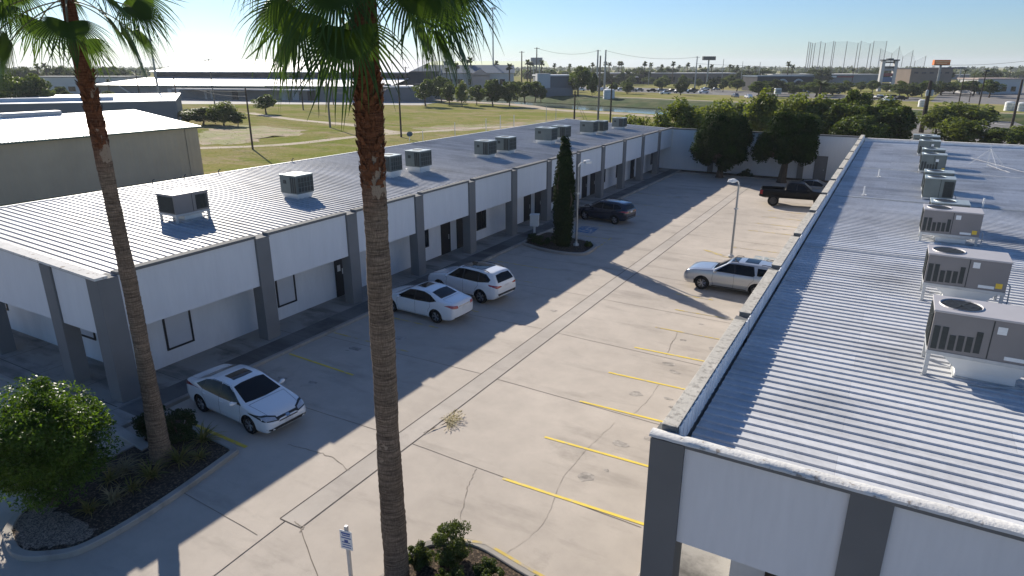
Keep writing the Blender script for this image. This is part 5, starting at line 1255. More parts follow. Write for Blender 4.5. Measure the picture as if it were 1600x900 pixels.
M['bluepanel'] = mat('sign_dull_blue', (.10, .17, .30), .6, var=.15, scale=.6)

# tan warehouse: long wall faces the court, gable at its right end
wh = thing('metal_warehouse', 'tan sheet metal warehouse with white ribbed roof at the left edge', 'warehouse', (-66.9, 47.4, 0))
b = MB(); y0 = -62
n_ = int(62/.38); vs = []
for i in range(n_+1):
    y = -i*.38; d_ = .05 if i % 2 else 0; vs += [(d_, y, -.1), (d_, y, 5.2)]
b.add(vs, [(i*2, i*2+2, i*2+3, i*2+1) for i in range(n_)])
b.add([(0,0,-.1),(-23,0,-.1),(-23,0,5.2),(-11.5,0,6.55),(0,0,5.2)], [(0,1,2,3,4)]); b.add([(0,y0,-.1),(-23,y0,-.1),(-23,y0,5.2),(-11.5,y0,6.55),(0,y0,5.2)], [(4,3,2,1,0)])
b.quad((-23,0,-.1),(-23,y0,-.1),(-23,y0,5.2),(-23,0,5.2)); b.build('wall', M['shedwall'], wh)
b = MB()
k = int(62.6/.3)
for i in range(k):
    y = .3 - i*.3
    for x0, x1, za, zb in ((.35, -11.5, 5.24, 6.62), (-11.5, -23.3, 6.62, 5.24)):
        b.add([(x0,y,za),(x1,y,zb),(x1,y-.22,zb),(x0,y-.22,za),(x0,y-.24,za+.035),(x1,y-.24,zb+.035),(x0,y-.28,za+.035),(x1,y-.28,zb+.035),(x0,y-.3,za),(x1,y-.3,zb)], [(0,1,2,3),(3,2,5,4),(4,5,7,6),(6,7,9,8)])
b.build('roof', M['shedroof'], wh)
b = MB(); b.box(.06, -62, 5.08, .42, .34, 5.22); b.build('gutter', M['greenroof'], wh)
b = MB(); b.box(.03, -1.6, -.1, .12, -1.45, 5.1); b.build('downpipe', M['shedwall'], wh)
for yy in (-25.5, -9.2):
    b = MB(); b.prism([(-11.5+.55*cos(a), 0) for a in (0,)] + [(-11.5,0)], 0, .01) if False else b.box(-12.1, yy-4.6, 6.5, -10.9, yy+1.2, 7.0)
    o = b.build('ridge_vent', M['galv'], wh, bevel=.15)
# low blue-grey flat building behind it
bb = thing('flat_building', 'low blue grey flat roofed building behind the tan warehouse', 'building', tuple(G(273,157,5)[:2]) + (0,), 0)
c0 = Vector(G(273,157,5)[:2]); c1 = Vector(G(0,162,5)[:2]); dv = (c1-c0).normalized(); bb.rotation_euler = (0,0,math.atan2(dv.y, dv.x)); 
b = MB(); b.box(0, 0, -.1, 80, -42, 4.82); b.build('wall', M['bluewall'], bb)
b = MB(); b.box(-.15, .15, 4.82, 80, -42.2, 5.0); b.build('roof', M['whiteroof'], bb)
b = MB(); b.box(11, -4, 5.0, 80, -5, 5.75); b.build('parapet', M['bluedoor'], bb)

# long two-tier warehouse
A_ = GD(150, 262); B_ = GD(607, 232)
dv = (Vector(B_[:2]) - Vector(A_[:2])); Lw = dv.length; ang = math.atan2(dv.y, dv.x)
lw = thing('long_warehouse', 'long pale roofed two tier warehouse across the field with dark clerestory band', 'warehouse', (A_.x, A_.y, 0), ang)
def hz(v, d): return HT(v, d)
e0, e1 = hz(131, 250), hz(127, 235)
b = MB(); b.box(0, 0, -1, Lw, 60, 4.6); b.build('wall', M['greywall'], lw)
b = MB(); b.add([(-1,-1.2,4.7),(Lw+1,-1.2,4.9),(Lw-3,26,7.05),(2,26,7.05),(-1,-1.2,4.45),(Lw+1,-1.2,4.65)], [(0,1,2,3),(4,5,1,0)]); b.build('roof', M['whiteroof'], lw)
b = MB(); b.box(Lw*.04, 26, 4.6, Lw*.97, 60, 9.4); b.build('clerestory', M['darkwall'], lw)
b = MB(); b.add([(Lw*.04-1,24.6,9.4),(Lw*.97+1,24.6,9.3),(Lw*.95,62,14.0),(Lw*.06,62,14.2),(Lw*.04-1,24.6,9.1),(Lw*.97+1,24.6,9.0)], [(0,1,2,3),(4,5,1,0)]); b.build('roof', M['whiteroof'], lw)
b = MB(); b.box(-1, -1.35, 4.25, Lw*.62, -1.2, 4.72); b.box(Lw*.62, -1.35, 4.45, Lw+1, -1.2, 4.9); b.build('eave_trim', M['greenroof'], lw)
b = MB(); b.box(Lw*.33, -6, 3.5, Lw*.78, -.01, 3.9); b.build('canopy', M['palewall'], lw)
def wfrac(u):
    r = ray(u, 140); p = Vector((r.x, r.y)); a2 = Vector(A_[:2]); d2 = dv/Lw; den = p.x*d2.y - p.y*d2.x
    return (-(p.x*a2.y - p.y*a2.x)/den)
for u0, u1, z0, z1, mk, nm in ((262,268,0,3.6,'palewall','window'),(275,280,0,3.6,'palewall','window'),(319,322,0,3.4,'palewall','door'),(328,331,0,3.4,'palewall','door'),(362,371,0,3.2,'darkwall','door'),(437,448,0,3.2,'bluedoor','door'),(456,466,0,3.2,'bluedoor','door'),(480,492,0,3.4,'darkwall','door'),(553,556,0,4,'palewall','door')):
    s0, s1 = wfrac(u0), wfrac(u1); b = MB(); b.box(s0, -.12, z0, s1, -.003, z1); o = b.build(nm, M[mk], lw)
    if nm == 'window':
        b = MB()
        for k_ in range(4): b.box(s0, -.2, z0+.8*k_+.7, s1, -.121, z0+.8*k_+.85)
        b.build('frame', M['galv'], o)
b = MB(); s0, s1 = wfrac(192), wfrac(216); b.tube([(s0,-1.4,4.3),(s1,-1.4,.4)], .25, 5); b.build('stair_rail', M['palewall'], lw)
apron = MB(); q = [tuple((Vector(A_[:2]) + dv*f + Vector((dv.y, -dv.x)).normalized()*o_)) for f, o_ in ((.2,-1),(1.15,-1),(1.15,16),(.68,24),(.4,34),(.2,34))]
apron.poly(q, -.012); apron.build('loading_apron', M['pale_lot'], kind='structure')

def simple_building(name, label, u, d, w, dep, h, rz, wall, roof, cat='building', gable=0, extras=()):
    p = GD(u, d); t = thing(name, label, cat, (p.x, p.y, 0), rz)
    b = MB(); b.box(-w/2, 0, -1.5, w/2, dep, h); b.build('wall', M[wall], t)
    b = MB()
    if gable: b.add([(-w/2-.6,-.8,h),(w/2+.6,-.8,h),(w/2+.6,dep+.8,h),(-w/2-.6,dep+.8,h),(-w/2-.6,dep/2,h+gable),(w/2+.6,dep/2,h+gable)], [(0,1,5,4),(2,3,4,5),(3,0,4),(1,2,5),(3,2,1,0)])
    else: b.box(-w/2-.3, -.3, h, w/2+.3, dep+.3, h+.45)
    b.build('roof', M[roof], t)
    for nm, x0, y0, z0, x1, y1, z1, mk in extras:
        b = MB(); b.box(x0, y0, z0, x1, y1, z1); b.build(nm, M[mk], t)
    return t
VR = YAW                                   # facades square to the view
winrow = lambda w, n, z0, z1, mk='glass': tuple(('window', -w/2+w*(i+.25)/n, -.15, z0, -w/2+w*(i+.75)/n, -.004, z1, mk) for i in range(n))
t = simple_building('hall_building', 'white hall with blue slate roof and a small gabled porch beyond the bushes', 728, 330, 46, 18, HT(114,330), VR+.05, 'palewall', 'blueroof', gable=3.6, extras=winrow(40, 8, 3, 5.5))
b = MB(); b.add([(2,-4,HT(116,330)-.3),(12,-4,HT(116,330)-.3),(7,-4,HT(108,330)),(7,3,HT(108,330)),(2,3,HT(116,330)-.3),(12,3,HT(116,330)-.3)], [(0,1,2),(0,2,3,4),(1,5,3,2)]); b.build('porch_roof', M['pinkwall'], t)
b = MB(); b.box(2.6,-3.5,-1,11.4,-.2,HT(117,330)-.4); b.build('porch', M['pinkwall'], t)
t = simple_building('storage_shed', 'small pale shed with white roof vents between the long warehouse and the bushes', 632, 232, 18, 12, 4.6, VR, 'bluewall', 'whiteroof', extras=(('vent', -7, 2, 5.05, -5, 4, 5.7, 'darkwall'), ('vent', 3, 2, 5.05, 5, 4, 5.7, 'darkwall')))
t = simple_building('gabled_house', 'grey gabled annex at the left end of the blue roofed hall', 665, 318, 13, 12, HT(118,318), VR, 'palewall', 'blueroof', gable=3)
t = simple_building('water_chiller_block', 'grey block raised on a frame above the blue roofed hall', 702, 352, 5, 5, HT(97,352), VR, 'bluewall', 'greywall')
t = simple_building('blue_shed', 'blue grey shed with a white stair tower behind the field trees', 869, 262, 13, 14, HT(119,262), VR+.15, 'bluewall', 'whiteroof', extras=(('tower', -7.6, -1, -1, -2.6, 3, HT(117.5,262)+.6, 'palewall'), ('annex', -6, -6, -1, 4, -.01, 3.6, 'bluewall')))
t = simple_building('low_store', 'long dark low store with a pale roof beyond the parked cars', 1040, 470, 95, 30, HT(115,470), VR-.06, 'brownwall', 'palewall', extras=(('carport', -58, -14, HT(119.5,470)-.4, -20, -3, HT(119.5,470), 'palewall'),) + winrow(80, 10, 1, 4.5))
t = simple_building('low_store', 'far white roofed store right of the tall billboard', 1150, 520, 60, 30, HT(117,520), VR, 'palewall', 'whiteroof', extras=winrow(50, 8, 1, 4))
t = simple_building('restaurant_building', 'dark restaurant with two pale arches in its front', 1225, 330, 28, 16, HT(120,330), VR+.1, 'darkwall', 'blueroof')
for x in (-1.5, 6.5):
    b = MB()
    pts = [(x+3.1*cos(a), -.35, 1.0+4.3*sin(a)) for a in [pi*i/12 for i in range(13)]]; pts = [(pts[0][0], -.35, -1)] + pts + [(pts[-1][0], -.35, -1)]
    b.tube(pts, .42, 6); b.build('arch', M['palewall'], t)
t = simple_building('store_building', 'flat grey store roof behind the restaurant with a red and white sign strip', 1290, 420, 66, 30, HT(117,420), VR, 'greywall', 'palewall', extras=(('sign_panel', 6, -.6, HT(121,420), 16, -.31, HT(118.6,420), 'redpanel'), ('sign_panel', 1, -.6, HT(121,420), 5.5, -.31, HT(118.6,420), 'sticker')))
t = simple_building('office_tower', 'grey two storey block behind the orange sign', 1452, 430, 26, 18, HT(107.5,430), VR, 'brownwall', 'darkwall', extras=(('upper_floor', 6, 1, HT(107.5,430), 22, 14, HT(105,430), 'bluewall'),) + winrow(24, 5, HT(115,430), HT(112.5,430), 'darkwall'))
t = simple_building('flat_building', 'low pale building at the far left behind the warehouse trees', 125, 300, 42, 14, HT(121,300), VR, 'palewall', 'greywall', extras=winrow(36, 6, 1, 3))
t = simple_building('flat_building', 'low white store by the road at the far right', 1560, 300, 20, 14, HT(124,300), VR, 'palewall', 'pinkwall', extras=winrow(16, 4, 1, 3))
t = simple_building('road_bridge', 'grey concrete overpass on the right horizon', 1565, 620, 120, 12, HT(117,620), VR+.12, 'greywall', 'palewall', cat='bridge')

# signs on poles
def pole_sign(name, label, u, d, vtop, vbot, wpx, face, poles=1, thick=1.0, skew=0.0, inner=None):
    p = GD(u, d); zt, zb = HT(vtop, d), HT(vbot, d); wm = wpx*d/ (FPX*1.06)
    t = thing(name, label, 'sign', (p.x, p.y, 0), VR+skew)
    b = MB(); b.box(-wm/2, -thick/2, zb, wm/2, thick/2, zt); b.build('panel', M[face], t)
    if inner:
        h = zt - zb; b = MB(); b.box(-wm*.44, -thick/2-.06, zb+h*.52, wm*.44, -thick/2-.003, zb+h*.74); b.box(-wm*.36, -thick/2-.06, zb+h*.22, wm*.30, -thick/2-.003, zb+h*.38); b.build('face_band', M[inner], t)
        b = MB(); b.box(-wm*.5, -thick/2-.03, zb-.2, wm*.5, thick/2+.03, zb-.003); b.build('frame', M['signdark'], t)
    for k in range(poles):
        x = 0 if poles == 1 else -wm*.25 + wm*.5*k/(poles-1)
        b = MB(); b.tube([(x, 0, -1), (x, 0, zb)], .45 if poles == 1 else .35, 8); b.build('pole', M['steelpole'], t)
    return t
pole_sign('billboard', 'broad dark advertising board on a pole beyond the green field', 1104, 420, 88, 94, 21, 'signdark', 1, 1.6, .2)
pole_sign('billboard', 'faded grey advertising board on two legs between far palms', 838, 420, 90, 101.5, 18, 'signgrey', 2, 1.6, -.15)
pole_sign('pole_sign', 'orange rectangular sign high on a single dark pole', 1461, 290, 93.5, 101.5, 25, 'orange', 1, 1.4, 0, 'orangel')
pole_sign('pole_sign', 'small dark sign on a pole right of the orange one', 1497, 480, 104.5, 107.5, 11, 'signdark', 1, 1.0)
# pylon with stacked panels
p = GD(1382, 330); t = thing('pylon_sign', 'white pylon sign with stacked grey, red and blue panels before the golf nets', 'sign', (p.x, p.y, 0), VR); zt = HT(95, 330); sc = 330/FPX
for x in (-3.0, 3.0): b = MB(); b.box(x-.75, -.8, -1, x+.75, .8, zt); b.build('column', M['palewall'], t)
b = MB(); b.box(-4.1, -1.3, zt, 4.1, 1.3, zt+.6); b.box(-1.3, -1, zt+.6, 1.3, 1, zt+1.1); b.build('roof', M['signdark'], t)
for v0, v1, mk in ((98.5,96,'signdark'),(107,103.5,'signdark'),(110.5,107.3,'signgrey'),(119,114.5,'redpanel'),(128,120.5,'bluepanel'),(132.5,130,'signdark')):
    b = MB(); b.box(-2.25, -.5, HT(v0,330), 2.25, .5, HT(v1,330)); b.build('panel', M[mk], t)
# driving-range netting
D = 520; tops = [(1264,65),(1267,66),(1270,67),(1274,67),(1283,64.5),(1290,67),(1303,64),(1305.5,65),(1324,64.5),(1341,67),(1346,64),(1360,68),(1366,64),(1376.5,76),(1386,64),(1394,83),(1406,72),(1411,88),(1427,78),(1430,95),(1447,87)]
bases = [1258,1260,1263,1266,1276,1282,1297,1299,1318,1335,1339,1353,1359,1370,1379,1388,1400,1406,1421,1425,1441]
net = thing('driving_range_netting', 'very tall pole netting of a golf driving range on the right skyline', 'netting', tuple(GD(1350, D)))
o3 = Vector(net.location); M['net'] = bpy.data.materials.new('net_mesh'); M['net'].use_nodes = True; tt = M['net'].node_tree; pp = tt.nodes['Principled BSDF']; pp.inputs['Base Color'].default_value = (.04,.045,.05,1); pp.inputs['Alpha'].default_value = .12
M['netpole'] = mat('net_pole', (.26, .22, .21), .8, var=0)
TP = []
for (u, v), ub in zip(tops, bases):
    dd = D*(1.12 if v > 70 and u > 1370 else 1.0); bs = GD(ub, dd); 
    bs = GD(u, dd); zt = HT(v, dd)
    # column u at the top: shift the foot so the vertical pole crosses the measured top
    tp = vplane(u, v, bs); b = MB(); b.tube([(tp.x-o3.x, tp.y-o3.y, -2), (tp.x-o3.x, tp.y-o3.y, tp.z)], [.26,.2], 6); b.build('pole', M['netpole'], net); TP.append((tp.x-o3.x, tp.y-o3.y, tp.z, dd))
front = [q for q in TP if q[3] == D]; back = [q for q in TP if q[3] != D]
for seq in (front, back):
    b = MB()
    for a, c_ in zip(seq[:-1], seq[1:]): b.quad((a[0],a[1],4),(c_[0],c_[1],4),c_[:3],a[:3])
    b.build('net', M['net'], net)

# poles and masts --------------------------------------------------------------
def upole(label, base, top_uv, r=.15, wood='wood', arms=1, grp='utility poles along the field', armr=0.0, extras=None, lamp=False):
    zt = vplane(top_uv[0], top_uv[1], base).z
    t = thing('utility_pole', label, 'utility pole', (base[0], base[1], 0), VR + armr, grp)
    b = MB(); b.tube([(0,0,-.3),(0,0,zt*.5),(0,0,zt)], [r*1.2, r, r*.75], 8); b.build('pole', M[wood], t)
    for k in range(arms):
        b = MB(); b.box(-1.15, -.06-r, zt-.5-k*.9, 1.15, .06-r, zt-.36-k*.9)
        for x in (-1.0, -.4, .4, 1.0): b.tube([(x,-r,zt-.36-k*.9),(x,-r,zt-.18-k*.9)], .045, 5)
        b.build('crossarm', M[wood], t)
    if extras == 'transformer':
        for x in (-.45, .45): b = MB(); b.lathe([(0,zt-2.6),(.24,zt-2.6),(.26,zt-1.7),(.1,zt-1.55),(0,zt-1.5)], 10, c=(x,-.3,0)); b.build('transformer', M['galv'], t)
    if lamp:
        b = MB(); b.box(-.5,-.35,zt-.05,.5,.35,zt+.22); b.build('lamp_head', M['signdark'], t)
    t['zt'] = zt; return t
UP = {}
UP['a'] = upole('dark timber pole standing in the grass left of the dirt path, with a long shadow', G(395,233), (379,137), .13, arms=0)
UP['b'] = upole('tall grey timber pole on the grass left of the thick palm', G(516,199), (510,90), .17, 'woodl', 0)
UP['c'] = upole('timber pole with crossarm close behind the office roof, right of the thick palm', G(627,214), (622,118), .14, arms=1)
UP['c2'] = upole('dark pole by the grey shed seen through the palm fronds', G(636,158), (634,104), .2, arms=1)
UP['e'] = upole('dark pole before the left end of the long warehouse', GD(222,190), (215,110), .16, arms=0)
UP['f'] = upole('short pole behind the corner of the low blue grey building', GD(280,170), (270,120), .16, arms=0)
UP['d'] = upole('grey pole with wide crossarm rising above the long warehouse roof', GD(336,205), (330,92), .17, 'woodl', 1)
UP['g'] = upole('thin pole in front of the pale blue roller doors', G(474,172), (468,91), .16, arms=0)
UP['h'] = upole('slim dark pole before the warehouse right of the tall grey pole', GD(521,215), (519,118), .14, arms=0)
UP['i'] = upole('tall dark pole left of the faded advertising board', GD(815,300), (815,80), .28, arms=1)
UP['i2'] = upole('tallest pole in front of the faded advertising board', GD(838,300), (838,74), .28, 'woodl', 1)
UP['j'] = upole('short dark stub pole with slack cables behind the far roof corner', GD(897,140), (898,142), .17, arms=0)
UP['k'] = upole('tall grey brown pole directly behind the far end of the office roof', GD(934,140), (940,87), .19, 'woodl', 0)
UP['m'] = upole('dark pole in front of the white tank beyond the office roof', GD(953,135), (957,124), .16, arms=0)
UP['l'] = upole('left one of twin pale steel poles in the green field', GD(932,330), (935,78), .42, 'steelpole', 1)
UP['l2'] = upole('right one of twin pale steel poles in the green field', GD(944,330), (946,78), .42, 'steelpole', 0)
UP['r1'] = upole('slim leaning street lamp pole left of the side road', G(1493,185), (1510,110), .12, lamp=True, arms=0)
UP['r2'] = upole('dark lamp pole beside the side road at the right', G(1524,190), (1543,111), .14, lamp=True, arms=0)
UP['r3'] = upole('thick black timber pole at the right picture edge', G(1580,200), (1602,124), .22, arms=0)
UP['r4'] = upole('thick dark timber pole with vines and cans behind the near roof units', G(1439,207), (1458,126), .36, extras='transformer', arms=0)
UP['s1'] = upole('thin pole beyond the lamp poles on the right', GD(1514,230), (1519,112), .12, arms=0)
UP['bbl'] = upole('slim grey pole left of the broad dark billboard', GD(1085,330), (1087,88), .3, 'steelpole', 1)
for i, (u, v) in enumerate(((1129,92),(1159,96),(1186,97),(1015,98))):
    upole(['far slim pole right of the broad dark billboard','far slim pole between the billboard and the leafy trees','far slim pole above the bushes left of the restaurant','far slim pole left of the broad billboard above the store roof'][i], GD(u-2, 430), (u, v), .2, 'steelpole', 0)
# vine on the leaning pole
# light masts
def mast(label, base, zt, r, heads=True):
    t = thing('light_mast', label, 'light mast', (base[0], base[1], 0), 0)
    b = MB(); b.tube([(0,0,-1),(0,0,zt)], [r, r*.55], 8); b.build('pole', M['steelpole'], t)
    b = MB(); b.lathe([(0,zt),(.9,zt+.05),(1.0,zt+.3),(0,zt+.5)], 10)
    for k in range(6): b.box(1.1*cos(k*pi/3)-.25, 1.1*sin(k*pi/3)-.25, zt-.5, 1.1*cos(k*pi/3)+.25, 1.1*sin(k*pi/3)+.25, zt+.05)
    b.build('lamp_ring', M['galv'], t)
bm1 = GD(771, 340); mast('very tall pale light mast right of the thick palm crown', bm1, vplane(771, 13, bm1).z, .42)
bm2 = GD(252, 190); mast('tall grey light mast left, running out of the picture top', bm2, vplane(236, -8, bm2).z, .33)
p = GD(1206, 112); t = thing('flood_light', 'square white flood light on a thin post above the leafy trees', 'flood light', (p.x, p.y, 0), VR); zt = HT(138, 112)
b = MB(); b.tube([(0,0,-.2),(0,0,zt-.9)], .10, 8); b.build('pole', M['steelpole'], t)
b = MB(); b.box(-.5,-.3,zt-.9,.5,.3,zt); o = b.build('lamp_head', M['whitemetal'], t, bevel=.06); b = MB(); b.box(-.36,-.34,zt-.72,.36,-.301,zt-.18); b.build('lens', M['signgrey'], o)
# cables
def cable(label, a, b_, sag=.6, r=.028, grp='overhead cables'):
    a, b_ = Vector(a), Vector(b_); mb = MB(); n = 16
    mb.tube([a + (b_-a)*(i/n) - Vector((0,0,sag*4*(i/n)*(1-i/n))) for i in range(n+1)], r, 4, cap=False)
    o = mb.build('overhead_cable', M['wire']); tag(o, label, 'cable', grp)
def tp(k, dz=0, dx=0):
    o = UP[k]; return Vector((o.location.x + dx*_cy, o.location.y + dx*_sy, o['zt'] - .3 - dz))
cable('upper cable across the warehouse roof from the crossarm pole to the tall grey pole', tp('d'), tp('b'), .5, .022)
cable('cable from the grass pole to the tall grey pole', tp('a'), tp('b', 3.2), .9, .018)
cable('cable from the tall grey pole to the crossarm pole behind the roof', tp('b', 5), tp('c', .4), 1.0, .018)
cable('lower cable from the tall grey pole down to the crossarm pole behind the roof', tp('b', 5.6), tp('c', 1.1), 1.2, .018)
cable('cable from the dark pole at the warehouse left end to the grass pole', tp('e', 1), tp('a', .2), 1.2, .02)
cable('slack cable below it from the short pole to the grass pole', tp('f', .2), tp('a', .9), 1.0, .018)
cable('cable from the tall pole by the board to the left steel pole', tp('i2'), tp('l'), 2.0, .05)
cable('cable from the right steel pole to the slim pole by the dark billboard', tp('l2'), tp('bbl'), 2.0, .05)
cable('slack cable from the stub pole to the tall pole behind the office roof', tp('j', .4), tp('k', 6.2), 1.2, .03)
cable('guy wire from the stub pole to the ground behind the roof', tp('j', .3), G(921,196), 0, .03)
cable('second guy wire from the stub pole to the ground behind the roof', tp('j', .8), G(916,196), 0, .03)
cable('cable from the slim billboard pole along the skyline to the right', tp('bbl', 3), Vector(GD(1700, 430)) + Vector((0,0,HT(98,430))), 3, .05)
cable('cable rising from the leaning vine pole to the right picture edge', vplane(1462,101,G(1439,207)), vplane(1640,90,G(1620,205)), .5, .025)
for i, (u, vt, vb) in enumerate(((662,205,212),(712,192,207),(760,186,204),(782,181,200),(803,180,198),(853,167,192),(868,170,188))):
    bs = GD(u, 88 if i < 5 else 118); zt = HT(vt, fdist(bs)); t = thing('white_post', ['first thin white post behind the office roof, by the thick palm','second thin white post behind the office roof','third thin white post behind the office roof, above the middle units','fourth thin white post behind the office roof','fifth thin white post behind the office roof','tall white goal post behind the office roof','short white goal post behind the office roof by the stub pole'][i], 'post', (bs.x, bs.y, 0), 0, 'white posts behind the office')
    b = MB(); b.tube([(0,0,-.1),(0,0,zt)], .045, 6); b.build('post', M['whitemetal'], t); b = MB(); b.lathe([(0,zt+.06),(.06,zt+.03),(.06,zt)], 8); b.build('cap', M['whitemetal'], t)
def tank(label, u, d, vt, vb, wpx):
    p = GD(u, d); t = thing('storage_tank', label, 'tank', (p.x, p.y, 0), 0, 'white tanks'); r = wpx*d/FPX/2; z1 = HT(vt, d)
    b = MB(); b.lathe([(r,-.3),(r,z1*.92),(r*.6,z1),(0,z1*1.02)], 20); b.build('body', M['whitemetal'], t, smooth=True, angle=35)
    b = MB()
    for z in (.25,.5,.75): b.lathe([(r+.02,z1*z),(r+.05,z1*z+.05),(r+.02,z1*z+.1)], 20)
    b.build('band', M['galv'], t)
tank('white tank beyond the office roof between two dark poles', 951, 237, 139, 153, 17)
tank('white tank left of the leaning vine pole base', 1440, 200, 155.5, 167, 11)
tank('left white tank of the group by the right picture edge', 1575, 175, 158.5, 174, 13)
tank('right white tank of the group, cut by the right picture edge', 1594, 172, 160, 175, 13)

# roads and lots on the right ------------------------------------------------------
area('road', [tuple(G(u, v)[:2]) for u, v in ((1405,222),(1475,222),(1490,205),(1450,190),(1432,178),(1395,180))], -.012, M['asphalt'])
area('road', [(10, 120), (24, 120), (22, 180), (30, 330), (60, 620), (38, 620), (19, 330), (12, 180)], -.014, M['asphalt'])
area('far_car_park', [tuple(GD(u, d)[:2]) for u, d in ((880,300),(1190,262),(1290,235),(1440,235),(1440,262),(1280,300),(1190,330),(900,420))], -.010, M['asphalt'])
area('far_car_park', [tuple(GD(u, d)[:2]) for u, d in ((1445,200),(1600,200),(1700,420),(1480,420))], -.016, M['asphalt'])
ribbon('kerb_line', [(9.5, 205), (12.5, 178), (19, 330)][:2] , .5, .05, M['palewall'])
ribbon('kerb_line', smoothline([tuple(G(u,v)[:2]) for u, v in ((1527,178),(1540,187),(1552,193),(1572,196))]), .5, .05, M['palewall'])

# far parked cars (a few pixels each): body, glass, wheels
def small_car(label, p, rz, pk, van=False):
    t = thing('parked_car', label, 'car', (p.x, p.y, 0), rz, 'cars parked far off'); L_, h = (2.3, .95)
    b = MB(); b.frustum((-L_,-.9,L_,.9), (-L_*.97,-.86,L_*.97,.86), .3, h); b.frustum((-1.7,-.84,1.0 if not van else 1.6,.84), (-1.2,-.66,.35 if not van else 1.3,.66), h, 1.5 if not van else 2.1); b.build('body', PAINT[pk], t, bevel=.06)
    b = MB(); b.frustum((-1.55,-.87,.85,.87), (-1.2,-.72,.35,.72), h+.06, 1.42); b.build('windows', M['carglass'], t)
    for x in (-1.4, 1.4):
        for s in (-1, 1): b = MB(); b.lathe([(0,-.1),(.33,-.1),(.33,.1),(0,.1)], 12, 'y', (x, s*.8, .33)); b.build('wheel', M['tyre'], t)
    return t
protos = {}
rs = np.random.RandomState(77); cnt = 0
for u, d, n, du in ((890,335,7,16),(1000,330,8,17),(1040,295,4,20),(1150,262,3,20),(1340,250,6,11),(1375,235,3,14),(1270,300,4,11)):
    for k in range(n):
        pk = ['white','white','silver','grey','black','red','white','navy'][rs.randint(8)]
        p = GD(u + k*du + rs.uniform(-2, 2), d*rs.uniform(.97, 1.05)); lb = {'white':'white car','silver':'silver car','grey':'grey car','black':'black car','red':'dark red car','navy':'dark blue car'}[pk] + ' parked far off beyond the canal and the field'
        if pk in protos: dup(protos[pk], (p.x, p.y, 0), VR + rs.choice([0, pi, .3, pi/2]), label=lb)
        else: protos[pk] = small_car(lb, p, VR + rs.choice([0, pi, .3]), pk)

# ------------------------------------------------------------------ trees beyond
def make_tree(nm, leaf, h, rx, seed, ncl, per, size, trunk_h, tr=.16, flat=.75, hollow=.35, low=False):
    root = bpy.data.objects.new(nm, None); COL.objects.link(root); rs = np.random.RandomState(seed); rz_ = (h - trunk_h)/2
    cen = clumps(rs, ncl, rx*.8, rx*.8, rz_*.85, (0, 0, trunk_h + rz_), hollow=hollow)
    k = 1 - .35*np.clip((cen[:, 2]-trunk_h)/(h-trunk_h) - .55, 0, 1)*1.6; cen[:, :2] *= k[:, None]
    rad = rs.uniform(.18, .36, ncl)*rx*.95; P, N = shell_points(rs, cen, rad, per, flat); P[:, 2] = np.maximum(P[:, 2], .05)
    V, F = leaf_quads(P, size, rs, 1.7, N*.7, up=.3); npmesh('crown', V, F, LEAF[leaf], root)
    b = MB(); limbs(b, (0,0,0), trunk_h*1.15, [tuple(c) for c in cen[:8]], tr, rs); b.build('trunk', M['bark'], root)
    return root
TREES = {'bushy': make_tree('bushy_tree', 'tree', 6, 2.9, 101, 46, 150, .30, .8), 'bushy2': make_tree('bushy_tree', 'tree', 6, 2.6, 102, 40, 160, .28, .9, hollow=.25),
    'light': make_tree('willowy_tree', 'light', 6, 2.6, 103, 52, 95, .30, 1.0, flat=1.3, hollow=.2), 'light2': make_tree('willowy_tree', 'light', 6, 3.0, 104, 48, 110, .30, .6, flat=1.2, hollow=.2),
    'round': make_tree('round_tree', 'tree', 7, 3.2, 105, 40, 120, .40, 1.8, .22), 'dark': make_tree('dark_tree', 'far', 8, 3.6, 106, 34, 80, .6, 1.6, .25), 'dark2': make_tree('dark_tree', 'far', 8, 4.2, 107, 36, 80, .62, 1.2, .25)}
USED = set()
def put_tree(kind, label, u, d, vtop, wpx=None, grp=None, cat='tree', jit=0):
    p = GD(u, d); h = HT(vtop, d) ; src = TREES[kind]; h0 = {'bushy':6,'bushy2':6,'light':6,'light2':6,'round':7,'dark':8,'dark2':8,'palm':10}[kind]
    sz = max(h, .8)/h0*.95; w0 = {'bushy':2.9,'bushy2':2.6,'light':2.6,'light2':3.0,'round':3.2,'dark':3.6,'dark2':4.2,'palm':1}[kind]
    sx = (wpx*d/FPX/2)/w0*.9 if wpx else sz
    rz = (u*.7 + d) % 6.28
    if kind in USED: o = dup(src, (p.x, p.y, 0), rz, (sx, sx, sz), label=label)
    else:
        USED.add(kind); o = src; o.location = (p.x, p.y, 0); o.rotation_euler = (0,0,rz); o.scale = (sx, sx, sz)
    tag(o, label, cat, grp); return o
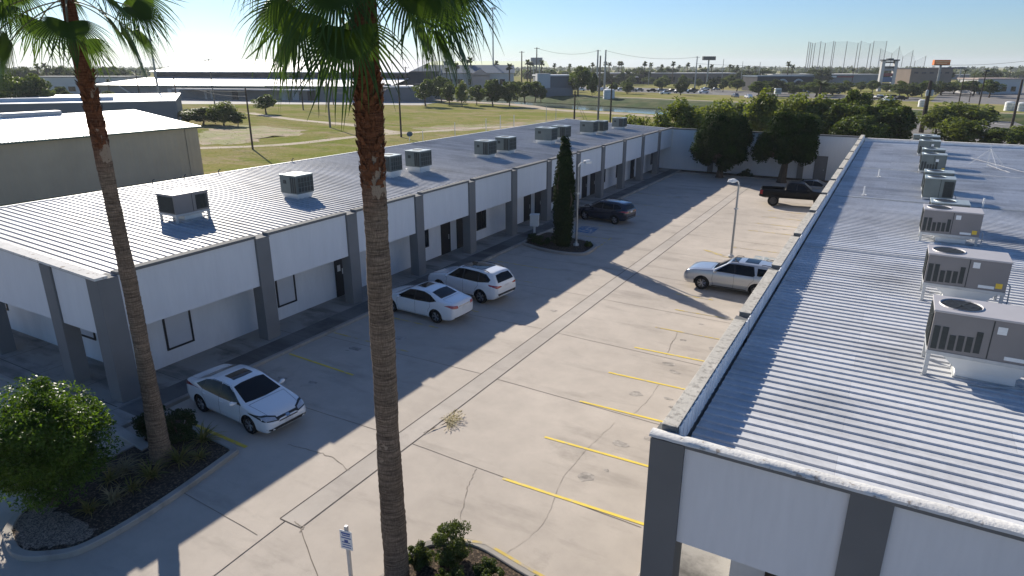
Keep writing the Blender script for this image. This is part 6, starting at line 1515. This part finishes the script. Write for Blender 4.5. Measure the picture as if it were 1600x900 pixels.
# leafy screen just beyond the court and the near roof
for k, u, d, v, w_, lb in (('light',1062,88,152,96,'airy yellow green tree left behind the round dark junipers'),('light2',1115,92,148,110,'airy yellow green tree right above the left round dark juniper'),('light',1030,84,170,64,'low reedy light green bush at the far end of the office roof'),('light2',992,86,173,76,'low reedy light green bush behind the last small roof unit'),
        ('light',1182,95,138,84,'light green tree left of the square flood light'),('light2',1232,98,138,104,'light green tree right of the square flood light'),('light',1268,98,148,100,'mid green tree behind the right round dark juniper'),('bushy2',1312,94,156,110,'dense green bush above the white court wall end'),('bushy',1356,96,152,116,'dense green bush left of the far roof parapet'),('bushy2',1396,95,160,76,'dark green bush at the corner of the far roof parapet'),
        ('bushy2',1330,112,134,74,'brownish bush behind the dense green ones'),('light2',1500,100,180,92,'round green bush right of the vine pole behind the roof'),('light2',1495,122,156,130,'wide scrubby tree behind the vine pole'),('light',1462,120,168,70,'thin grey green bush around the vine pole base'),('bushy',1560,96,194,76,'low green bush by the side road'),('light2',1598,98,190,90,'green bush cut by the right picture edge'),('bushy2',1540,150,166,34,'small roadside bush left of the white tanks'),('light',1150,118,158,80,'pale round tree between the two junipers'),('light',1212,108,160,90,'light green scrub between the junipers'),('bushy',1290,120,146,90,'green tree behind the dense bush row'),
        ('bushy',1336,88,170,90,'low dark bush pressed against the back of the court wall'),('light',1378,110,150,80,'light green bush rising behind the parapet corner bushes'),('light2',1140,90,172,80,'low light green scrub just over the wall between the junipers'),('bushy',1250,90,166,80,'low bush just over the wall behind the right juniper')):
    put_tree(k, lb, u, d, v, w_)
# across the field
fg = 'trees along the canal path'
for k, u, d, v, w_, lb in (('round',665,205,120,44,'round tree at the left end of the canal path row'),('bushy',690,228,113,42,'tree behind the first round tree of the path row'),('bushy2',702,212,126,34,'second tree of the canal path row'),('light',722,204,126,30,'pale bushy tree in the middle of the path row'),('bushy',745,212,128,34,'fourth tree of the path row'),('bushy2',770,206,120,44,'large bushy tree right in the path row'),('bushy',796,205,121,40,'last big bush of the path row'),('round',820,222,125,38,'left one of the trees before the blue shed'),('round',836,228,124,30,'middle one of the trees before the blue shed'),('bushy',808,235,122,40,'tree left behind those before the blue shed'),
        ('round',904,258,99,44,'tall forked tree right of the blue shed'),('bushy2',925,268,110,26,'smaller tree right of the tall forked one'),('bushy',845,230,130,24,'bush at the foot of the blue shed')):
    put_tree(k, lb, u, d, v, w_, fg)
for k, u, d, v, w_, lb in (('bushy',318,140,164,72,'dark round bush mass at the corner of the blue grey building'),('light2',350,138,155,60,'light feathery tree beside the dark bush mass'),('bushy2',372,136,172,34,'low brushy shrub at the right end of the bush mass'),('bushy2',295,142,168,36,'bush hugging the blue grey building corner'),('round',416,172,145,44,'small dark umbrella shaped tree before the warehouse doors')):
    put_tree(k, lb, u, d, v, w_)
for k, u, d, v, w_, lb in (('bushy',22,150,103,84,'big leafy tree at the left picture edge'),('bushy2',66,155,109,62,'big leafy tree left of the slender palm trunk'),('bushy',-20,150,106,80,'leafy tree cut by the left picture edge'),('dark',108,175,139,36,'dark round bush left of the slender palm trunk'),('bushy',100,200,130,30,'bush behind the dark round one'),('round',172,200,140,30,'bush right of the slender palm trunk'),('round',155,190,146,28,'low bush just right of the slender palm trunk')):
    put_tree(k, lb, u, d, v, w_)
# trees among the car parks beyond the canal
rs = np.random.RandomState(5); cp = 'trees of the far car parks'
for i in range(74):
    u = rs.uniform(880, 1290); d = rs.uniform(276, 520); put_tree(['round','dark','bushy2','dark2'][rs.randint(4)], 'street tree in the far car parks beyond the green field', u, d, rs.uniform(113, 124) if d > 360 else rs.uniform(121, 129), rs.uniform(16, 34), cp)
cp2 = 'trees around the far restaurant'
for u, v, w_ in ((1185,125,40),(1210,122,50),(1250,126,36),(1275,126,60),(1300,128,60),(1320,124,30),(1345,126,30),(1363,124,24),(1385,130,30),(1405,124,34),(1418,128,44),(1440,124,40),(1470,126,50),(1490,128,44),(1520,124,50),(1545,122,40),(1180,130,30),(1240,132,30),(1500,122,40),(1530,128,40),(1465,133,40)):
    put_tree(['round','dark','bushy2','dark2'][rs.randint(4)], 'dark tree around the far restaurant and the road to its right', u, rs.uniform(235, 330), v, w_, cp2)
for i in range(60):
    u = rs.uniform(1180, 1620) if i % 2 else rs.uniform(620, 1180); put_tree(['dark','dark2'][i % 2], 'distant dark tree before the skyline', u, rs.uniform(420, 620), rs.uniform(103.5, 113), rs.uniform(18, 42), 'distant trees before the skyline')
for i in range(26):
    put_tree(['dark','dark2'][i % 2], 'hazy tree behind the left sheds', rs.uniform(-10, 200), rs.uniform(330, 520), rs.uniform(100, 110), rs.uniform(22, 44), 'hazy trees behind the left sheds')
# far palms on the skyline
def far_palm():
    root = bpy.data.objects.new('skyline_palm', None); COL.objects.link(root); rs = np.random.RandomState(3)
    b = MB(); b.tube([(0,0,-.5),(.1,0,5),(0,0,9.2)], [.3,.22,.2], 6); b.build('trunk', M['bark'], root)
    V, F = [], []
    for k in range(30):
        az = rs.uniform(0, 2*pi); el = rs.uniform(-.7, 1.3); d_ = Vector((cos(az)*cos(el), sin(az)*cos(el), sin(el))); s_ = Vector((-sin(az), cos(az), 0)); p = Vector((0,0,9.1)); o = len(V)
        for i in range(4):
            wv = (.1,.45,.5,.06)[i]; V += [tuple(p+s_*wv), tuple(p-s_*wv)]; p = p + d_*.55; d_ = (d_ + Vector((0,0,-.3))).normalized()
        for i in range(3): F.append((o+i*2, o+i*2+1, o+i*2+3, o+i*2+2))
    npmesh('crown', V, F, LEAF['far'], root); return root
TREES['palm'] = far_palm()
pl = 'palms on the skyline'
for u, v, d in ((699,103,300),(714,97,320),(796,98,280),(824,92,400),(829,94,410),(846,93,410),(668,98,330),(1006,95,460),(1050,95,460),(945,95,500),(951,96,500),(966,95,520),(970,95,520),(1016,97,520),(1033,100,520),(1073,97,520),(1110,99,480),(1138,100,500),(1143,101,520),(1168,102,520),(1178,102,520),(1228,95,420),(1235,100,420),(1330,105,420),(925,97,520),(890,99,520),(866,98,520),(736,86.5,340),(776,94,420),(768,101,420),(66,98,330),(78,96,330),(141,97,480),(1575,103,500),(1480,103,520),(1425,104,560),(1150,101,560),(1092,101,560),(1060,101,560)):
    put_tree('palm', 'thin palm standing above the distant skyline trees', u, d, v, None, pl, 'palm tree')
put_tree('palm', 'small palm on the green field before the restaurant', 1278, 190, 148, None, None, 'palm tree').scale = (1.5, 1.5, .75)
put_tree('palm', 'small palm at the left between the warehouses', 173, 260, 122, None, None, 'palm tree')
# far woods: one mass of crowns to the horizon
rs = np.random.RandomState(12); Vs = []; Fs = []; o = 0
for i in range(950):
    th = rs.uniform(-.95, .80); d = rs.uniform(560, 2300)**1.0; a = YAW - th + 0; r_ = rs.uniform(4, 9); h = rs.uniform(5, 10.5) + (d > 1200)*1.0
    x, y = -d*sin(YAW - th)/cos(th), d*cos(YAW - th)/cos(th)
    n = 26; P = rs.normal(size=(n, 3)); P /= np.linalg.norm(P, axis=1, keepdims=True); N = P.copy()
    P = P*np.array([r_, r_, h*.5])*rs.uniform(.6, 1, (n, 1)) + np.array([x, y, h*.48]); P[:, 2] = np.maximum(P[:, 2], .3)
    V, F = leaf_quads(P, r_*.75, rs, 1.5, N, up=.3); Vs.append(V); Fs.append(F + o); o += len(V)
far = npmesh('far_woods', np.concatenate(Vs), np.concatenate(Fs), LEAF['far']); far['kind'] = 'stuff'
# rank grass tufts along the rear of the office and in the field (one uncountable cover)
rs = np.random.RandomState(31); n = 5000
u_ = rs.uniform(300, 1050, n); d_ = rs.uniform(62, 150, n)**1.0; P = np.array([GD(a, b_)[:] for a, b_ in zip(u_, d_)]); 
P = P[(P[:, 0] < -43.5) | (P[:, 1] > 80)]; P[:, 2] = .02
V, F = leaf_quads(P, .22, rs, 2.5, None, up=.0); V[:, 2] = np.abs(V[:, 2])
LEAF['grass'] = leafmat('grass_tuft', (.16, .18, .05), (.30, .27, .12), .3, .8, .1)
gt = npmesh('grass_tufts', V, F, LEAF['grass']); gt['kind'] = 'stuff'
# ------------------------------------------------------------------ air
HAZE = True
if HAZE:
    m = bpy.data.materials.new('haze'); m.use_nodes = True; t = m.node_tree
    t.nodes.remove(t.nodes['Principled BSDF']); pv = nn(t, 'ShaderNodeVolumePrincipled'); pv.inputs['Density'].default_value = .00014; pv.inputs['Color'].default_value = (.86, .92, 1, 1); pv.inputs['Anisotropy'].default_value = .2
    t.links.new(pv.outputs[0], t.nodes['Material Output'].inputs['Volume'])
    b = MB(); b.box(-8500, -8500, -4, 8500, 8500, 75); o = b.build('haze', m, kind='stuff')
